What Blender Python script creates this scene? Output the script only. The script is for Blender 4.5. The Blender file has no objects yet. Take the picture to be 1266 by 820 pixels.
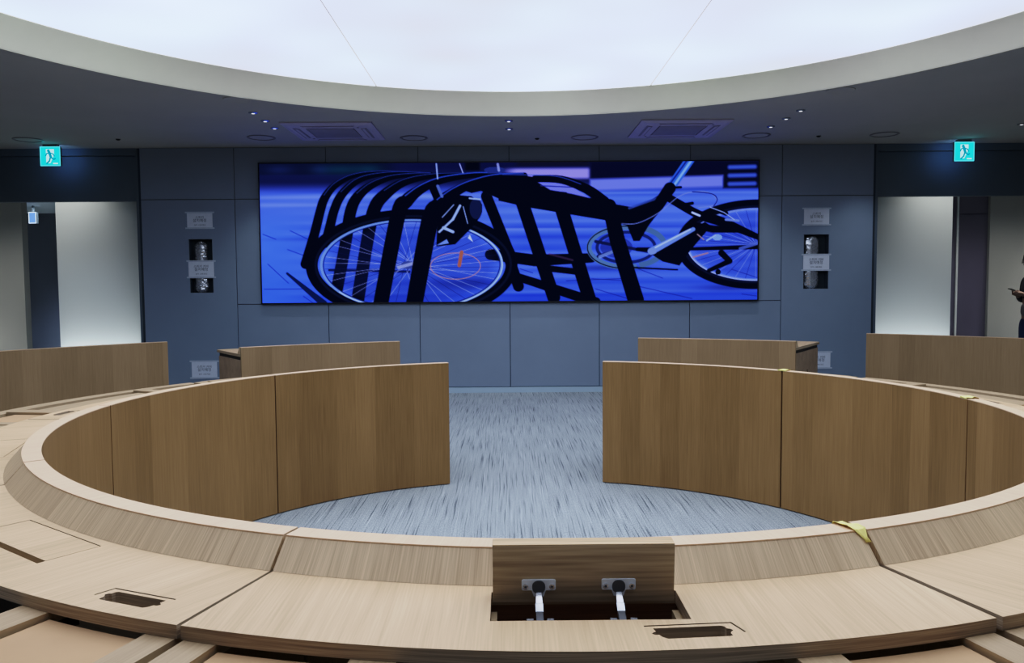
import bpy, bmesh, math, random
import numpy as np
from math import sin, cos, pi, radians as R, hypot, atan2
from mathutils import Vector, Matrix
from mathutils.geometry import tessellate_polygon

random.seed(7)
rng = np.random.default_rng(5)
sc = bpy.context.scene
col = sc.collection

# ------------------------------------------------------------------ materials
def s2l(c):
    return tuple((v / 12.92 if v <= 0.04045 else ((v + 0.055) / 1.055) ** 2.4) for v in c)
def rgb(r, g, b):
    return s2l((r / 255, g / 255, b / 255)) + (1.0,)

class NT:
    def __init__(s, name):
        s.m = bpy.data.materials.new(name); s.m.use_nodes = True
        s.t = s.m.node_tree; s.t.nodes.clear()
        s.out = s.n('ShaderNodeOutputMaterial')
    def n(s, typ, **kw):
        nd = s.t.nodes.new(typ)
        for k, v in kw.items():
            if k.startswith('i_'):
                key = k[2:]
                nd.inputs[int(key) if key.isdigit() else key].default_value = v
            else: setattr(nd, k, v)
        return nd
    def l(s, a, b): s.t.links.new(a, b)
    def math(s, op, a, b=None, c=None):
        nd = s.n('ShaderNodeMath', operation=op)
        for i, v in enumerate((a, b, c)):
            if v is None: continue
            if isinstance(v, (int, float)): nd.inputs[i].default_value = v
            else: s.l(v, nd.inputs[i])
        return nd.outputs[0]
    def ramp(s, fac, stops):
        nd = s.n('ShaderNodeValToRGB'); s.l(fac, nd.inputs[0])
        el = nd.color_ramp.elements
        while len(el) < len(stops): el.new(0.5)
        for e, (p, c) in zip(el, stops): e.position = p; e.color = c
        return nd.outputs[0]
    def noise(s, vec, scale=1.0, detail=3.0, rough=0.55):
        nd = s.n('ShaderNodeTexNoise', i_Scale=scale, i_Detail=detail, i_Roughness=rough)
        s.l(vec, nd.inputs['Vector']); return nd.outputs[0]
    def comb(s, x, y, z=0.0):
        nd = s.n('ShaderNodeCombineXYZ')
        for i, v in enumerate((x, y, z)):
            if isinstance(v, (int, float)): nd.inputs[i].default_value = v
            else: s.l(v, nd.inputs[i])
        return nd.outputs[0]
    def bsdf(s, color, rough=0.6, metal=0.0, spec=0.4, bump=None, bstr=0.1):
        b = s.n('ShaderNodeBsdfPrincipled')
        b.inputs['Roughness'].default_value = rough; b.inputs['Metallic'].default_value = metal
        b.inputs['Specular IOR Level'].default_value = spec
        if isinstance(color, tuple): b.inputs['Base Color'].default_value = color
        else: s.l(color, b.inputs['Base Color'])
        if bump is not None:
            bp = s.n('ShaderNodeBump', i_Strength=bstr, i_Distance=0.002); s.l(bump, bp.inputs['Height'])
            s.l(bp.outputs[0], b.inputs['Normal'])
        s.l(b.outputs[0], s.out.inputs[0]); return s.m

def plain(name, c, rough=0.6, metal=0.0, spec=0.4, var=0.06, vs=6.0):
    t = NT(name)
    tc = t.n('ShaderNodeTexCoord')
    n = t.noise(tc.outputs['Object'], vs, 4.0)
    lo = tuple(v * (1 - var) for v in c[:3]) + (1,); hi = tuple(min(1, v * (1 + var)) for v in c[:3]) + (1,)
    return t.bsdf(t.ramp(n, [(0.3, lo), (0.7, hi)]), rough, metal, spec)

def emit(name, c, st=1.0, var=0.0, vs=1.5):
    t = NT(name)
    e = t.n('ShaderNodeEmission', i_Color=c, i_Strength=st)
    tc = t.n('ShaderNodeTexCoord')
    n = t.noise(tc.outputs['Object'], vs, 2.0)
    s = t.math('MULTIPLY_ADD', n, 2 * var * st, st * (1 - var))
    t.l(s, e.inputs['Strength']); t.l(e.outputs[0], t.out.inputs[0]); return t.m

def oak(name, light, dark, stave=0.11, pitch=260.0, stave_amt=0.3, contrast=1.0, rough=0.5):
    """wood veneer: the UV's v runs along the grain, staves change tone across u"""
    t = NT(name)
    uv = t.n('ShaderNodeUVMap', uv_map='UVMap')
    sep = t.n('ShaderNodeSeparateXYZ'); t.l(uv.outputs[0], sep.inputs[0])
    oi = t.n('ShaderNodeObjectInfo')
    rnd = t.math('MULTIPLY', oi.outputs['Random'], 23.0)
    u = t.math('ADD', sep.outputs[0], rnd); v = t.math('ADD', sep.outputs[1], rnd)
    cell = t.math('FLOOR', t.math('DIVIDE', u, stave))
    wn = t.n('ShaderNodeTexWhiteNoise', noise_dimensions='1D'); t.l(cell, wn.inputs['W'])
    wv = wn.outputs['Value']
    v2 = t.math('MULTIPLY_ADD', wv, 7.0, v)
    # slow wander makes the lines lean a little
    wob = t.noise(t.comb(t.math('MULTIPLY', u, 6.0), t.math('MULTIPLY', v2, 2.0)), 1.0, 2.0)
    uu = t.math('MULTIPLY_ADD', wob, 0.012, u)
    g1 = t.noise(t.comb(t.math('MULTIPLY', uu, pitch), t.math('MULTIPLY', v2, 5.0)), 1.0, 2.0)
    g2 = t.noise(t.comb(t.math('MULTIPLY', uu, pitch * 0.22), t.math('MULTIPLY', v2, 1.6)), 1.0, 3.0)
    g3 = t.noise(t.comb(t.math('MULTIPLY', u, 3.0), t.math('MULTIPLY', v2, 2.0)), 1.0, 2.0)
    f = t.math('MULTIPLY_ADD', t.math('SUBTRACT', g1, 0.5), 1.1 * contrast, 0.5)
    f = t.math('MULTIPLY_ADD', t.math('SUBTRACT', g2, 0.5), 0.75 * contrast, f)
    f = t.math('MULTIPLY_ADD', t.math('SUBTRACT', g3, 0.5), 0.35, f)
    f = t.math('MULTIPLY_ADD', t.math('SUBTRACT', wv, 0.5), stave_amt, f)
    c = t.ramp(f, [(0.12, dark), (0.9, light)])
    return t.bsdf(c, rough, 0, 0.35, bump=g1, bstr=0.05)

M = {}
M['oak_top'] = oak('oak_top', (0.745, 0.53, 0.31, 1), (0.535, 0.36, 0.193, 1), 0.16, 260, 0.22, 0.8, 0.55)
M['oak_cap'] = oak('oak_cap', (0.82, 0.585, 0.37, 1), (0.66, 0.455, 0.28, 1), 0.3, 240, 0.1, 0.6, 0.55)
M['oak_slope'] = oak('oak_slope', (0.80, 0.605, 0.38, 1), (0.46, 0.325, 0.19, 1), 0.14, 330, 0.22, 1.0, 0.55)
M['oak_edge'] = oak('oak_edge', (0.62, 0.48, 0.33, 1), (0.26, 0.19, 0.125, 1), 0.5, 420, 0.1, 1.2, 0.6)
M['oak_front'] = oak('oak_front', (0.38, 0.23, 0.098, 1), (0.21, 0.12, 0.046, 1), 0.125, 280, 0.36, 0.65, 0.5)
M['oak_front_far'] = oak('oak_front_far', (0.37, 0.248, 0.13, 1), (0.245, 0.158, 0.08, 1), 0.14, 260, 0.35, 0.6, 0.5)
M['oak_flap'] = oak('oak_flap', (0.60, 0.475, 0.32, 1), (0.28, 0.21, 0.135, 1), 0.6, 140, 0.1, 1.2, 0.55)
M['oak_flap_edge'] = oak('oak_flap_edge', (0.74, 0.53, 0.29, 1), (0.42, 0.28, 0.14, 1), 0.6, 200, 0.1, 1.1, 0.55)
M['oak_batten'] = oak('oak_batten', (0.52, 0.375, 0.22, 1), (0.37, 0.255, 0.14, 1), 0.2, 200, 0.15, 0.8, 0.6)
M['walnut'] = oak('walnut', (0.34, 0.19, 0.12, 1), (0.14, 0.075, 0.045, 1), 0.4, 200, 0.1, 1.0, 0.5)
M['socket_wood'] = oak('socket_wood', (0.50, 0.39, 0.25, 1), (0.28, 0.21, 0.13, 1), 0.5, 200, 0.1, 1.0, 0.6)
M['walnut_shaded'] = oak('walnut_shaded', (0.04, 0.022, 0.014, 1), (0.015, 0.008, 0.005, 1), 0.4, 200, 0.1, 1.0, 0.6)  # shaded copy of walnut: darkness under the shut flaps put into the colour
M['mdf'] = plain('mdf', (0.53, 0.335, 0.175, 1), 0.75, var=0.10, vs=3)
M['desk_dark'] = plain('desk_dark', (0.36, 0.26, 0.175, 1), 0.6, var=.15, vs=14)
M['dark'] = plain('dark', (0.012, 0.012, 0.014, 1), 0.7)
M['cutout'] = plain('cutout', (0.004, 0.004, 0.004, 1), 0.9, spec=0.05)
M['plywood'] = plain('plywood', (0.60, 0.44, 0.25, 1), 0.6, var=.12, vs=40)
M['steel'] = plain('steel', (0.55, 0.57, 0.60, 1), 0.25, 1.0)
M['steel_dark'] = plain('steel_dark', (0.80, 0.87, 0.96, 1), 0.4, 0.15)
M['chrome'] = plain('chrome', (0.85, 0.86, 0.88, 1), 0.22, 0.8)
M['hinge_grey'] = plain('hinge_grey', (0.16, 0.16, 0.165, 1), 0.4, 0.3)
M['cup'] = plain('cup', (0.075, 0.08, 0.095, 1), 0.4)
M['tape'] = plain('tape', (0.95, 0.84, 0.27, 1), 0.65, var=.08, vs=60)
M['tape_pale'] = plain('tape_pale', (0.75, 0.64, 0.52, 1), 0.65, var=.08, vs=60)
M['cove'] = plain('cove', (0.56, 0.525, 0.405, 1), 0.7, var=.02)
M['soffit'] = plain('soffit', (0.455, 0.45, 0.425, 1), 0.85, var=.03, vs=1.5, spec=.15)
M['aircon'] = plain('aircon', (0.50, 0.46, 0.56, 1), 0.6, var=.03)
M['aircon_slot'] = plain('aircon_slot', (0.30, 0.28, 0.33, 1), 0.7)
M['trim_dark'] = plain('trim_dark', (0.20, 0.195, 0.21, 1), 0.4)
M['paper'] = plain('paper', (0.62, 0.66, 0.74, 1), 0.7, var=.03, vs=20)
M['clear_tape'] = plain('clear_tape', (0.47, 0.52, 0.60, 1), 0.3, var=.05, vs=50)
M['ink'] = plain('ink', (0.10, 0.115, 0.15, 1), 0.6)
M['foil'] = plain('foil', (0.55, 0.57, 0.6, 1), 0.22, 0.75, var=.25, vs=60)
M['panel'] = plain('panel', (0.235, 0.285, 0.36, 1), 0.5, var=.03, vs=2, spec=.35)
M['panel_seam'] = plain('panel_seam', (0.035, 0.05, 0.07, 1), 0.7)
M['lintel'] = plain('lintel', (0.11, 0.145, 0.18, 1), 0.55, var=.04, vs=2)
M['niche'] = plain('niche', (0.03, 0.045, 0.06, 1), 0.7)
M['base_light'] = plain('base_light', (0.42, 0.52, 0.60, 1), 0.5, var=.03)
M['corr_white'] = plain('corr_white', (0.66, 0.70, 0.69, 1), 0.6, var=.02, vs=1)
M['corr_grey'] = plain('corr_grey', (0.33, 0.335, 0.315, 1), 0.7, var=.03, vs=1)
M['corr_dark'] = plain('corr_dark', (0.17, 0.19, 0.24, 1), 0.4, var=.05, vs=2)
M['corr_purple'] = plain('corr_purple', (0.13, 0.122, 0.172, 1), 0.5, var=.04, vs=2)
M['room_wall'] = plain('room_wall', (0.30, 0.31, 0.33, 1), 0.7, var=.03, vs=1)
M['bezel'] = plain('bezel', (0.008, 0.009, 0.015, 1), 0.4)
M['sign_case'] = plain('sign_case', (0.16, 0.20, 0.22, 1), 0.4)
M['exit_cyan'] = emit('exit_cyan', (0.01, 0.62, 0.72, 1), 1.0, 0.25, 9)
M['exit_back'] = emit('exit_back', (0.22, 0.48, 0.95, 1), 2.6)
M['exit_white'] = emit('exit_white', (0.42, 0.92, 1.0, 1), 0.95)
M['exit_man'] = emit('exit_man', (0.0, 0.24, 0.36, 1), 1.0)
M['exit_rim'] = emit('exit_rim', (0.10, 0.80, 1.0, 1), 1.1)
M['sign_blue'] = emit('sign_blue', (0.13, 0.27, 0.90, 1), 1.0)
M['sign_blue_rim'] = emit('sign_blue_rim', (0.65, 0.8, 1.0, 1), 1.2)
M['lens'] = emit('lens', (0.9, 0.92, 1.0, 1), 1.3)
M['skin'] = plain('skin', (0.16, 0.10, 0.075, 1), 0.55, var=.08, vs=8)
M['hair'] = plain('hair', (0.006, 0.006, 0.007, 1), 0.5)
M['jacket'] = plain('jacket', (0.008, 0.011, 0.02, 1), 0.85)
M['shirt'] = plain('shirt', (0.10, 0.105, 0.115, 1), 0.85)
M['trousers'] = plain('trousers', (0.010, 0.022, 0.085, 1), 0.85)
M['shoe'] = plain('shoe', (0.02, 0.02, 0.022, 1), 0.5)
M['phone'] = plain('phone', (0.012, 0.012, 0.014, 1), 0.3)

def carpet():
    t = NT('carpet')
    tc = t.n('ShaderNodeTexCoord'); sep = t.n('ShaderNodeSeparateXYZ'); t.l(tc.outputs['Object'], sep.inputs[0])
    x, y = sep.outputs[0], sep.outputs[1]
    wob = t.noise(t.comb(t.math('MULTIPLY', x, 3.0), t.math('MULTIPLY', y, 3.0)), 1, 2, 0.5)
    xw = t.math('MULTIPLY_ADD', wob, 0.012, x)
    a = t.noise(t.comb(t.math('MULTIPLY', xw, 120.0), t.math('MULTIPLY', y, 1.7)), 1, 2, 0.5)
    a2 = t.noise(t.comb(t.math('MULTIPLY_ADD', xw, 130.0, 31.0), t.math('MULTIPLY', y, 2.0)), 1, 2, 0.5)
    b = t.noise(t.comb(t.math('MULTIPLY', x, 260.0), t.math('MULTIPLY', y, 70.0)), 1, 3, 0.65)
    c = t.noise(t.comb(t.math('MULTIPLY', x, 0.9), t.math('MULTIPLY', y, 0.7)), 1, 2, 0.5)
    dl_ = t.math('MULTIPLY', t.math('MAXIMUM', t.math('SUBTRACT', 0.42, a), 0.0), 2.6)
    ll_ = t.math('MULTIPLY', t.math('MAXIMUM', t.math('SUBTRACT', a2, 0.61), 0.0), 2.2)
    f = t.math('MULTIPLY_ADD', t.math('SUBTRACT', b, 0.5), 1.25, 0.5)
    f = t.math('MULTIPLY_ADD', t.math('SUBTRACT', a, 0.5), 0.45, f)
    f = t.math('SUBTRACT', t.math('ADD', f, ll_), dl_)
    f = t.math('MULTIPLY_ADD', t.math('SUBTRACT', c, 0.5), 0.2, f)
    cc = t.ramp(f, [(0.05, (0.085, 0.095, 0.11, 1)), (0.5, (0.33, 0.355, 0.356, 1)), (0.98, (0.60, 0.63, 0.625, 1))])
    return t.bsdf(cc, 0.95, 0, 0.1, bump=b, bstr=0.25)
M['carpet'] = carpet()

def membrane():
    t = NT('membrane')
    tc = t.n('ShaderNodeTexCoord')
    n = t.noise(tc.outputs['Object'], 0.42, 2.0)
    n2 = t.noise(tc.outputs['Object'], 0.9, 1.0)
    c = t.ramp(n2, [(0.32, (0.68, 0.735, 1.0, 1)), (0.68, (0.71, 0.84, 0.98, 1))])
    e = t.n('ShaderNodeEmission'); t.l(c, e.inputs['Color'])
    s = t.math('MULTIPLY_ADD', n, 3.4, EM - 1.7); t.l(s, e.inputs['Strength'])
    t.l(e.outputs[0], t.out.inputs[0]); return t.m
EM = 1.75
M['membrane'] = membrane()

# ------------------------------------------------------------------ mesh builder
class MB:
    def __init__(s): s.v = []; s.f = []; s.uv = []
    def face(s, pts, uvs=None):
        i = len(s.v); s.v += [tuple(p) for p in pts]
        s.f.append(list(range(i, i + len(pts))))
        s.uv.append(list(uvs) if uvs else [(p[0], p[2]) for p in pts])
    def box(s, x0, x1, y0, y1, z0, z1, grain='z', mat=None):
        c = [(x, y, z) for x in (x0, x1) for y in (y0, y1) for z in (z0, z1)]
        q = [(0, 1, 3, 2), (4, 6, 7, 5), (0, 4, 5, 1), (2, 3, 7, 6), (0, 2, 6, 4), (1, 5, 7, 3)]
        ax = 'xyz'.index(grain)
        for k, f in enumerate(q):
            nax = k // 2
            oth = [a for a in range(3) if a != nax]
            va = ax if ax in oth else oth[1]
            ua = [a for a in oth if a != va][0]
            p = [c[i] for i in f]
            uv = [(a[ua] + 0.013 * nax, a[va]) for a in p]
            if mat is not None: p = [tuple(mat @ Vector(a)) for a in p]
            s.face(p, uv)
        return s
    def prism(s, loops, z0, z1, grain='y', mat=None, edge=True):
        """polygon with holes (first loop outer) extruded z0..z1"""
        flat = [p for lp in loops for p in lp]
        tris = tessellate_polygon([[Vector((p[0], p[1], 0)) for p in lp] for lp in loops])
        tr = (lambda p: tuple(mat @ Vector(p))) if mat is not None else (lambda p: p)
        def uvf(p): return (p[0], p[1]) if grain == 'y' else (p[1], p[0])
        for z in (z0, z1):
            for t in tris:
                s.face([tr((flat[i][0], flat[i][1], z)) for i in t], [uvf(flat[i]) for i in t])
        if edge:
            for lp in loops:
                L = 0.0
                for a, b in zip(lp, lp[1:] + lp[:1]):
                    d = hypot(b[0] - a[0], b[1] - a[1])
                    s.face([tr((a[0], a[1], z0)), tr((b[0], b[1], z0)), tr((b[0], b[1], z1)), tr((a[0], a[1], z1))],
                           [(z0, L), (z0, L + d), (z1, L + d), (z1, L)])
                    L += d
        return s
    def sweep(s, prof, a0, a1, r0, step=1.0, grain='prof'):
        """closed (r,z) profile swept about the ring centre, in unit-local coordinates"""
        n = max(1, int(math.ceil(abs(a1 - a0) / step)))
        A = [a0 + (a1 - a0) * i / n for i in range(n + 1)]
        cum = [0.0]
        for a, b in zip(prof, prof[1:] + prof[:1]): cum.append(cum[-1] + hypot(b[0] - a[0], b[1] - a[1]))
        rm = sum(p[0] for p in prof) / len(prof)
        P = lambda r, z, a: (r * sin(R(a)), r0 - r * cos(R(a)), z)
        for i in range(n):
            for k in range(len(prof)):
                p, q = prof[k], prof[(k + 1) % len(prof)]
                pts = [P(p[0], p[1], A[i]), P(p[0], p[1], A[i + 1]), P(q[0], q[1], A[i + 1]), P(q[0], q[1], A[i])]
                u0, u1 = R(A[i]) * rm, R(A[i + 1]) * rm
                uv = [(u0, cum[k]), (u1, cum[k]), (u1, cum[k + 1]), (u0, cum[k + 1])]
                if grain == 'arc': uv = [(b, a) for a, b in uv]
                s.face(pts, uv)
        for a in (A[0], A[-1]):
            s.face([P(p[0], p[1], a) for p in prof], [(p[0], p[1]) for p in prof])
        return s
    def lathe(s, prof, c=(0, 0, 0), n=24, axis='z'):
        def P(r, h, a):
            if axis == 'z': return (c[0] + r * cos(a), c[1] + r * sin(a), c[2] + h)
            if axis == 'y': return (c[0] + r * cos(a), c[1] + h, c[2] + r * sin(a))
            return (c[0] + h, c[1] + r * cos(a), c[2] + r * sin(a))
        for i in range(n):
            a, b = 2 * pi * i / n, 2 * pi * (i + 1) / n
            for (r1, h1), (r2, h2) in zip(prof, prof[1:]):
                pts = [P(r1, h1, a), P(r1, h1, b), P(r2, h2, b), P(r2, h2, a)]
                if r1 < 1e-6: pts = pts[1:]
                elif r2 < 1e-6: pts = pts[:3]
                s.face(pts)
        return s
    def build(s, name, mat, parent=None, loc=(0, 0, 0), smooth=True, bevel=0, angle=32):
        me = bpy.data.meshes.new(name)
        me.from_pydata(s.v, [], s.f)
        uvl = me.uv_layers.new(name='UVMap')
        k = 0
        flat = [c for f in s.uv for uv in f for c in uv]
        uvl.data.foreach_set('uv', flat)
        bm = bmesh.new(); bm.from_mesh(me)
        bmesh.ops.remove_doubles(bm, verts=bm.verts, dist=1e-5)
        bmesh.ops.dissolve_degenerate(bm, edges=bm.edges, dist=1e-6)
        bmesh.ops.recalc_face_normals(bm, faces=bm.faces)
        if bevel:
            es = [e for e in bm.edges if len(e.link_faces) == 2 and e.calc_face_angle(0) > 0.5]
            bmesh.ops.bevel(bm, geom=es, offset=bevel, segments=2, affect='EDGES', profile=0.6)
        bm.to_mesh(me); bm.free()
        me.materials.append(mat)
        if smooth:
            me.polygons.foreach_set('use_smooth', [True] * len(me.polygons))
            me.set_sharp_from_angle(angle=R(angle))
        o = bpy.data.objects.new(name, me); col.objects.link(o)
        o.location = loc
        if parent is not None: o.parent = parent
        return o

def empty(name, loc=(0, 0, 0), rz=0.0):
    o = bpy.data.objects.new(name, None); col.objects.link(o)
    o.location = loc; o.rotation_euler = (0, 0, rz); o.empty_display_size = 0.1
    return o
def tag(o, label, cat, group=None, kind=None):
    o['label'] = label; o['category'] = cat
    if group: o['group'] = group
    if kind: o['kind'] = kind
    return o
def struct(o, label, cat):
    return tag(o, label, cat, kind='structure')
def thing(name, label, cat, loc=(0, 0, 0), rz=0.0, group=None):
    return tag(empty(name, loc, rz), label, cat, group)
def dup(root, loc, rz, label, group=None):
    r = root.copy(); col.objects.link(r); r.location = loc; r.rotation_euler = (0, 0, rz)
    r['label'] = label
    if group: r['group'] = group
    for ch in list(root.children):
        c = ch.copy(); col.objects.link(c); c.parent = r
        for g in list(ch.children):
            d = g.copy(); col.objects.link(d); d.parent = c
    return r
def text(body, size, loc, mat, parent, name='printed_text'):
    cu = bpy.data.curves.new(name, 'FONT'); cu.body = body; cu.size = size
    cu.align_x = 'CENTER'; cu.align_y = 'CENTER'; cu.extrude = 0.0003
    t = bpy.data.objects.new('tmp_text', cu); col.objects.link(t)
    bpy.context.view_layer.update()
    me = bpy.data.meshes.new_from_object(t.evaluated_get(bpy.context.evaluated_depsgraph_get()))
    bpy.data.objects.remove(t); bpy.data.curves.remove(cu)
    me.materials.clear(); me.materials.append(mat)
    o = bpy.data.objects.new(name, me); col.objects.link(o)
    o.rotation_euler = (pi / 2, 0, 0); o.location = loc; o.parent = parent
    return o

# ------------------------------------------------------------------ camera
F_PX, PITCH, ROLL, YAW, CAMZ = 971.5, .0573, -.0071, .0064, 1.2533
cp, sp, cr, sr, cy_, sy_ = cos(PITCH), sin(PITCH), cos(ROLL), sin(ROLL), cos(YAW), sin(YAW)
r0v = Vector((cy_, -sy_, 0)); f0v = Vector((sy_, cy_, 0)); zv = Vector((0, 0, 1))
fw = f0v * cp - zv * sp; up = zv * cp + f0v * sp
ri = r0v * cr + up * sr; up2 = up * cr - r0v * sr
cd = bpy.data.cameras.new('camera'); cam = bpy.data.objects.new('camera', cd); col.objects.link(cam)
cd.sensor_fit = 'HORIZONTAL'; cd.sensor_width = 36; cd.lens = F_PX / 1266 * 36; cd.clip_start = 0.02
m = Matrix((ri, up2, -fw)).transposed().to_4x4(); m.translation = (0, 0, CAMZ)
cam.matrix_world = m
sc.camera = cam

# ------------------------------------------------------------------ room shell
YW, HC = 9.248, 2.888
XS, YB = 6.7, -2.6          # side walls, wall behind the viewer
o = MB().box(-9.6, 9.6, YB - .2, 13.3, -0.05, 0.0).build('floor', M['carpet'])
struct(o, 'blue grey carpet with fine pale and dark streaks running towards the screen', 'floor')

CC = (0.106, 3.732); RC = 3.91
N = 144
circ = lambda r, n=N: [(CC[0] + r * cos(2 * pi * i / n), CC[1] + r * sin(2 * pi * i / n)) for i in range(n)]
o = MB().prism([[(-XS, YB), (XS, YB), (XS, YW + .2), (-XS, YW + .2)], circ(RC)], HC, HC + 0.03).build('ceiling', M['soffit'], smooth=False)
struct(o, 'dark grey blue flat ceiling around the large round light recess', 'ceiling')
# cream rim of the round recess
mb = MB(); prof = [(RC, HC - .004), (RC, HC + .004), (3.797, 3.085), (3.80, 3.12), (3.93, 3.12), (3.93, HC + 0.031), (RC + .012, HC + 0.031), (RC + .012, HC - .004)]
mb.lathe(prof + prof[:1], (CC[0], CC[1], 0), N)
o = mb.build('trim_1', M['cove'], smooth=True)
struct(o, 'cream curved rim around the round luminous ceiling', 'ceiling trim')

# luminous stretch ceiling: three membrane panels and the closing lid above
lt = thing('luminous_ceiling', 'large round backlit white membrane ceiling in three panels above the desk ring', 'ceiling light', (CC[0], CC[1], 3.09))
RD = 3.795
def disc_part(xa, xb):
    pts = []
    n = 120
    def arc(a0, a1, k):
        return [(RD * sin(a0 + (a1 - a0) * i / k), RD * cos(a0 + (a1 - a0) * i / k)) for i in range(k + 1)]
    aa = math.asin(max(-1, xa / RD)); ab = math.asin(min(1, xb / RD))
    top = arc(aa, ab, 60)
    bot = [(x, -y) for x, y in reversed(top)]
    pts = top + bot
    out = [pts[0]]
    for p in pts[1:]:
        if hypot(p[0] - out[-1][0], p[1] - out[-1][1]) > 1e-4: out.append(p)
    if hypot(out[0][0] - out[-1][0], out[0][1] - out[-1][1]) < 1e-4: out.pop()
    return out
for xa, xb in ((-RD, -1.290), (-1.278, 1.226), (1.238, RD)):
    MB().prism([disc_part(xa, xb)], 0, 0.006).build('light_panel', M['membrane'], lt, smooth=False)
MB().prism([[(x - CC[0], y - CC[1]) for x, y in circ(3.79)]], 0.012, 0.03).build('backing_lid', M['trim_dark'], lt, smooth=False)
# ceiling slab above the recess
o = MB().box(-XS, XS, YB, YW + .2, 3.16, 3.2).build('ceiling', M['soffit'])
struct(o, 'slab closing the room above the ceiling', 'ceiling')

# plain walls at the sides and behind the viewer
o = MB().box(-XS - .1, -XS, YB, YW + .15, 0, 3.2).build('wall_left', M['room_wall']); struct(o, 'plain grey wall at the left side of the room', 'wall')
o = MB().box(XS, XS + .1, YB, YW + .15, 0, 3.2).build('wall_right', M['room_wall']); struct(o, 'plain grey wall at the right side of the room', 'wall')
o = MB().box(-XS, XS, YB - .1, YB, 0, 3.2).build('wall_behind', M['room_wall']); struct(o, 'plain grey wall behind the viewer', 'wall')

# panelled screen wall
G = 0.004
def rect(x0, x1, z0, z1): return [(x0, z0), (x1, z0), (x1, z1), (x0, z1)]
XZ = Matrix(((1, 0, 0, 0), (0, 0, 1, 0), (0, 1, 0, 0), (0, 0, 0, 1)))   # (x, z, y) -> world
xs = [-4.252, -3.160, -2.094, -1.022, 0.038, 1.090, 2.154, 3.230, 4.305]
nicheL = (-3.711, -3.437, 1.205, 1.830); nicheR = (3.494, 3.790, 1.201, 1.838)
wall = empty('wall_back', (0, 0, 0)); struct(wall, 'blue grey panelled wall carrying the large screen', 'wall')
mb = MB()
ZR = [0.068, 1.066, 2.291, 2.887]
for i in range(8):
    a, b = xs[i] + G, xs[i + 1] - G
    rows = [(ZR[0], ZR[2]), (ZR[2], ZR[3])] if i in (0, 7) else [(ZR[0], ZR[1]), (ZR[1], ZR[2]), (ZR[2], ZR[3])]
    for z0, z1 in rows:
        lp = [rect(a, b, z0 + G, z1 - G)]
        if i in (0, 7) and z0 < 1:
            lp.append(rect(*(nicheL if i == 0 else nicheR)))
        mb.prism(lp, YW, YW + .018, mat=XZ)
mb.build('wall_panels', M['panel'], wall, smooth=False)
mb = MB()
mb.prism([rect(xs[0] - .03, xs[-1] + .03, 0, 2.887), rect(*nicheL), rect(*nicheR)], YW + .019, YW + .12, mat=XZ)
mb.build('wall_core', M['panel_seam'], wall, smooth=False)
mb = MB()
for nx in (nicheL, nicheR):
    x0, x1, z0, z1 = nx
    mb.box(x0 - .01, x1 + .01, YW + .121, YW + .135, z0 - .01, z1 + .01)
mb.build('niche_back', M['niche'], wall)
MB().box(xs[0], xs[-1], YW - .012, YW + .017, 0, 0.064).build('baseboard_back', M['base_light'], wall)

# door lintels, jambs and the wall ends beyond the openings
def side(sx, xj, x_out, nm):
    # sx=-1 left, +1 right; xj = jamb edge of the opening, x_out = its far edge
    X = lambda a, b: (min(a, b), max(a, b))
    st = empty(nm, (0, 0, 0))
    struct(st, 'dark blue wall over the %s doorway with a deep lintel' % ('left' if sx < 0 else 'right'), 'wall')
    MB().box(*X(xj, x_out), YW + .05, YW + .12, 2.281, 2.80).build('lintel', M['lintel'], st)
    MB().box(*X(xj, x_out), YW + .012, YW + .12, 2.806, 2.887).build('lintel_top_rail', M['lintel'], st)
    MB().box(*X(xj + sx * .012, xj - sx * .022), YW + .02, YW + .14, 0, 2.887).build('door_jamb', M['lintel'], st)
    MB().box(*X(x_out, sx * (XS - .001)), YW + .02, YW + .14, 0, 2.887).build('wall_end', M['lintel'], st)
side(-1, -4.300, -6.35, 'wall_doorway_left')
side(1, 4.352, 6.45, 'wall_doorway_right')

# corridor beyond, left
o = MB().box(-5.531, -4.15, 9.75, 9.9, 0, 2.9).build('wall_corridor_left', M['corr_white']); struct(o, 'pale lit corridor wall seen through the left doorway', 'wall')
o = MB().box(-9.6, -6.283, 10.3, 10.42, 0, 2.9).build('wall_corridor_far_left', M['corr_grey']); struct(o, 'grey corridor wall at the left edge of the photo', 'wall')
o = MB().box(-9.6, -4.0, 13.0, 13.1, 0, 2.9).build('wall_passage_left', M['corr_dark']); struct(o, 'dark passage wall behind the left doorway', 'wall')
o = MB().box(-9.6, -4.0, 10.44, 13.0, 2.50, 2.56).build('ceiling_passage', M['corr_white']); struct(o, 'pale passage ceiling behind the left doorway', 'ceiling')
o = MB().box(-9.6, -4.0, YW + .13, 10.42, 2.92, 2.97).build('ceiling_corridor_left', M['corr_white']); struct(o, 'corridor ceiling beyond the left doorway', 'ceiling')
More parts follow.
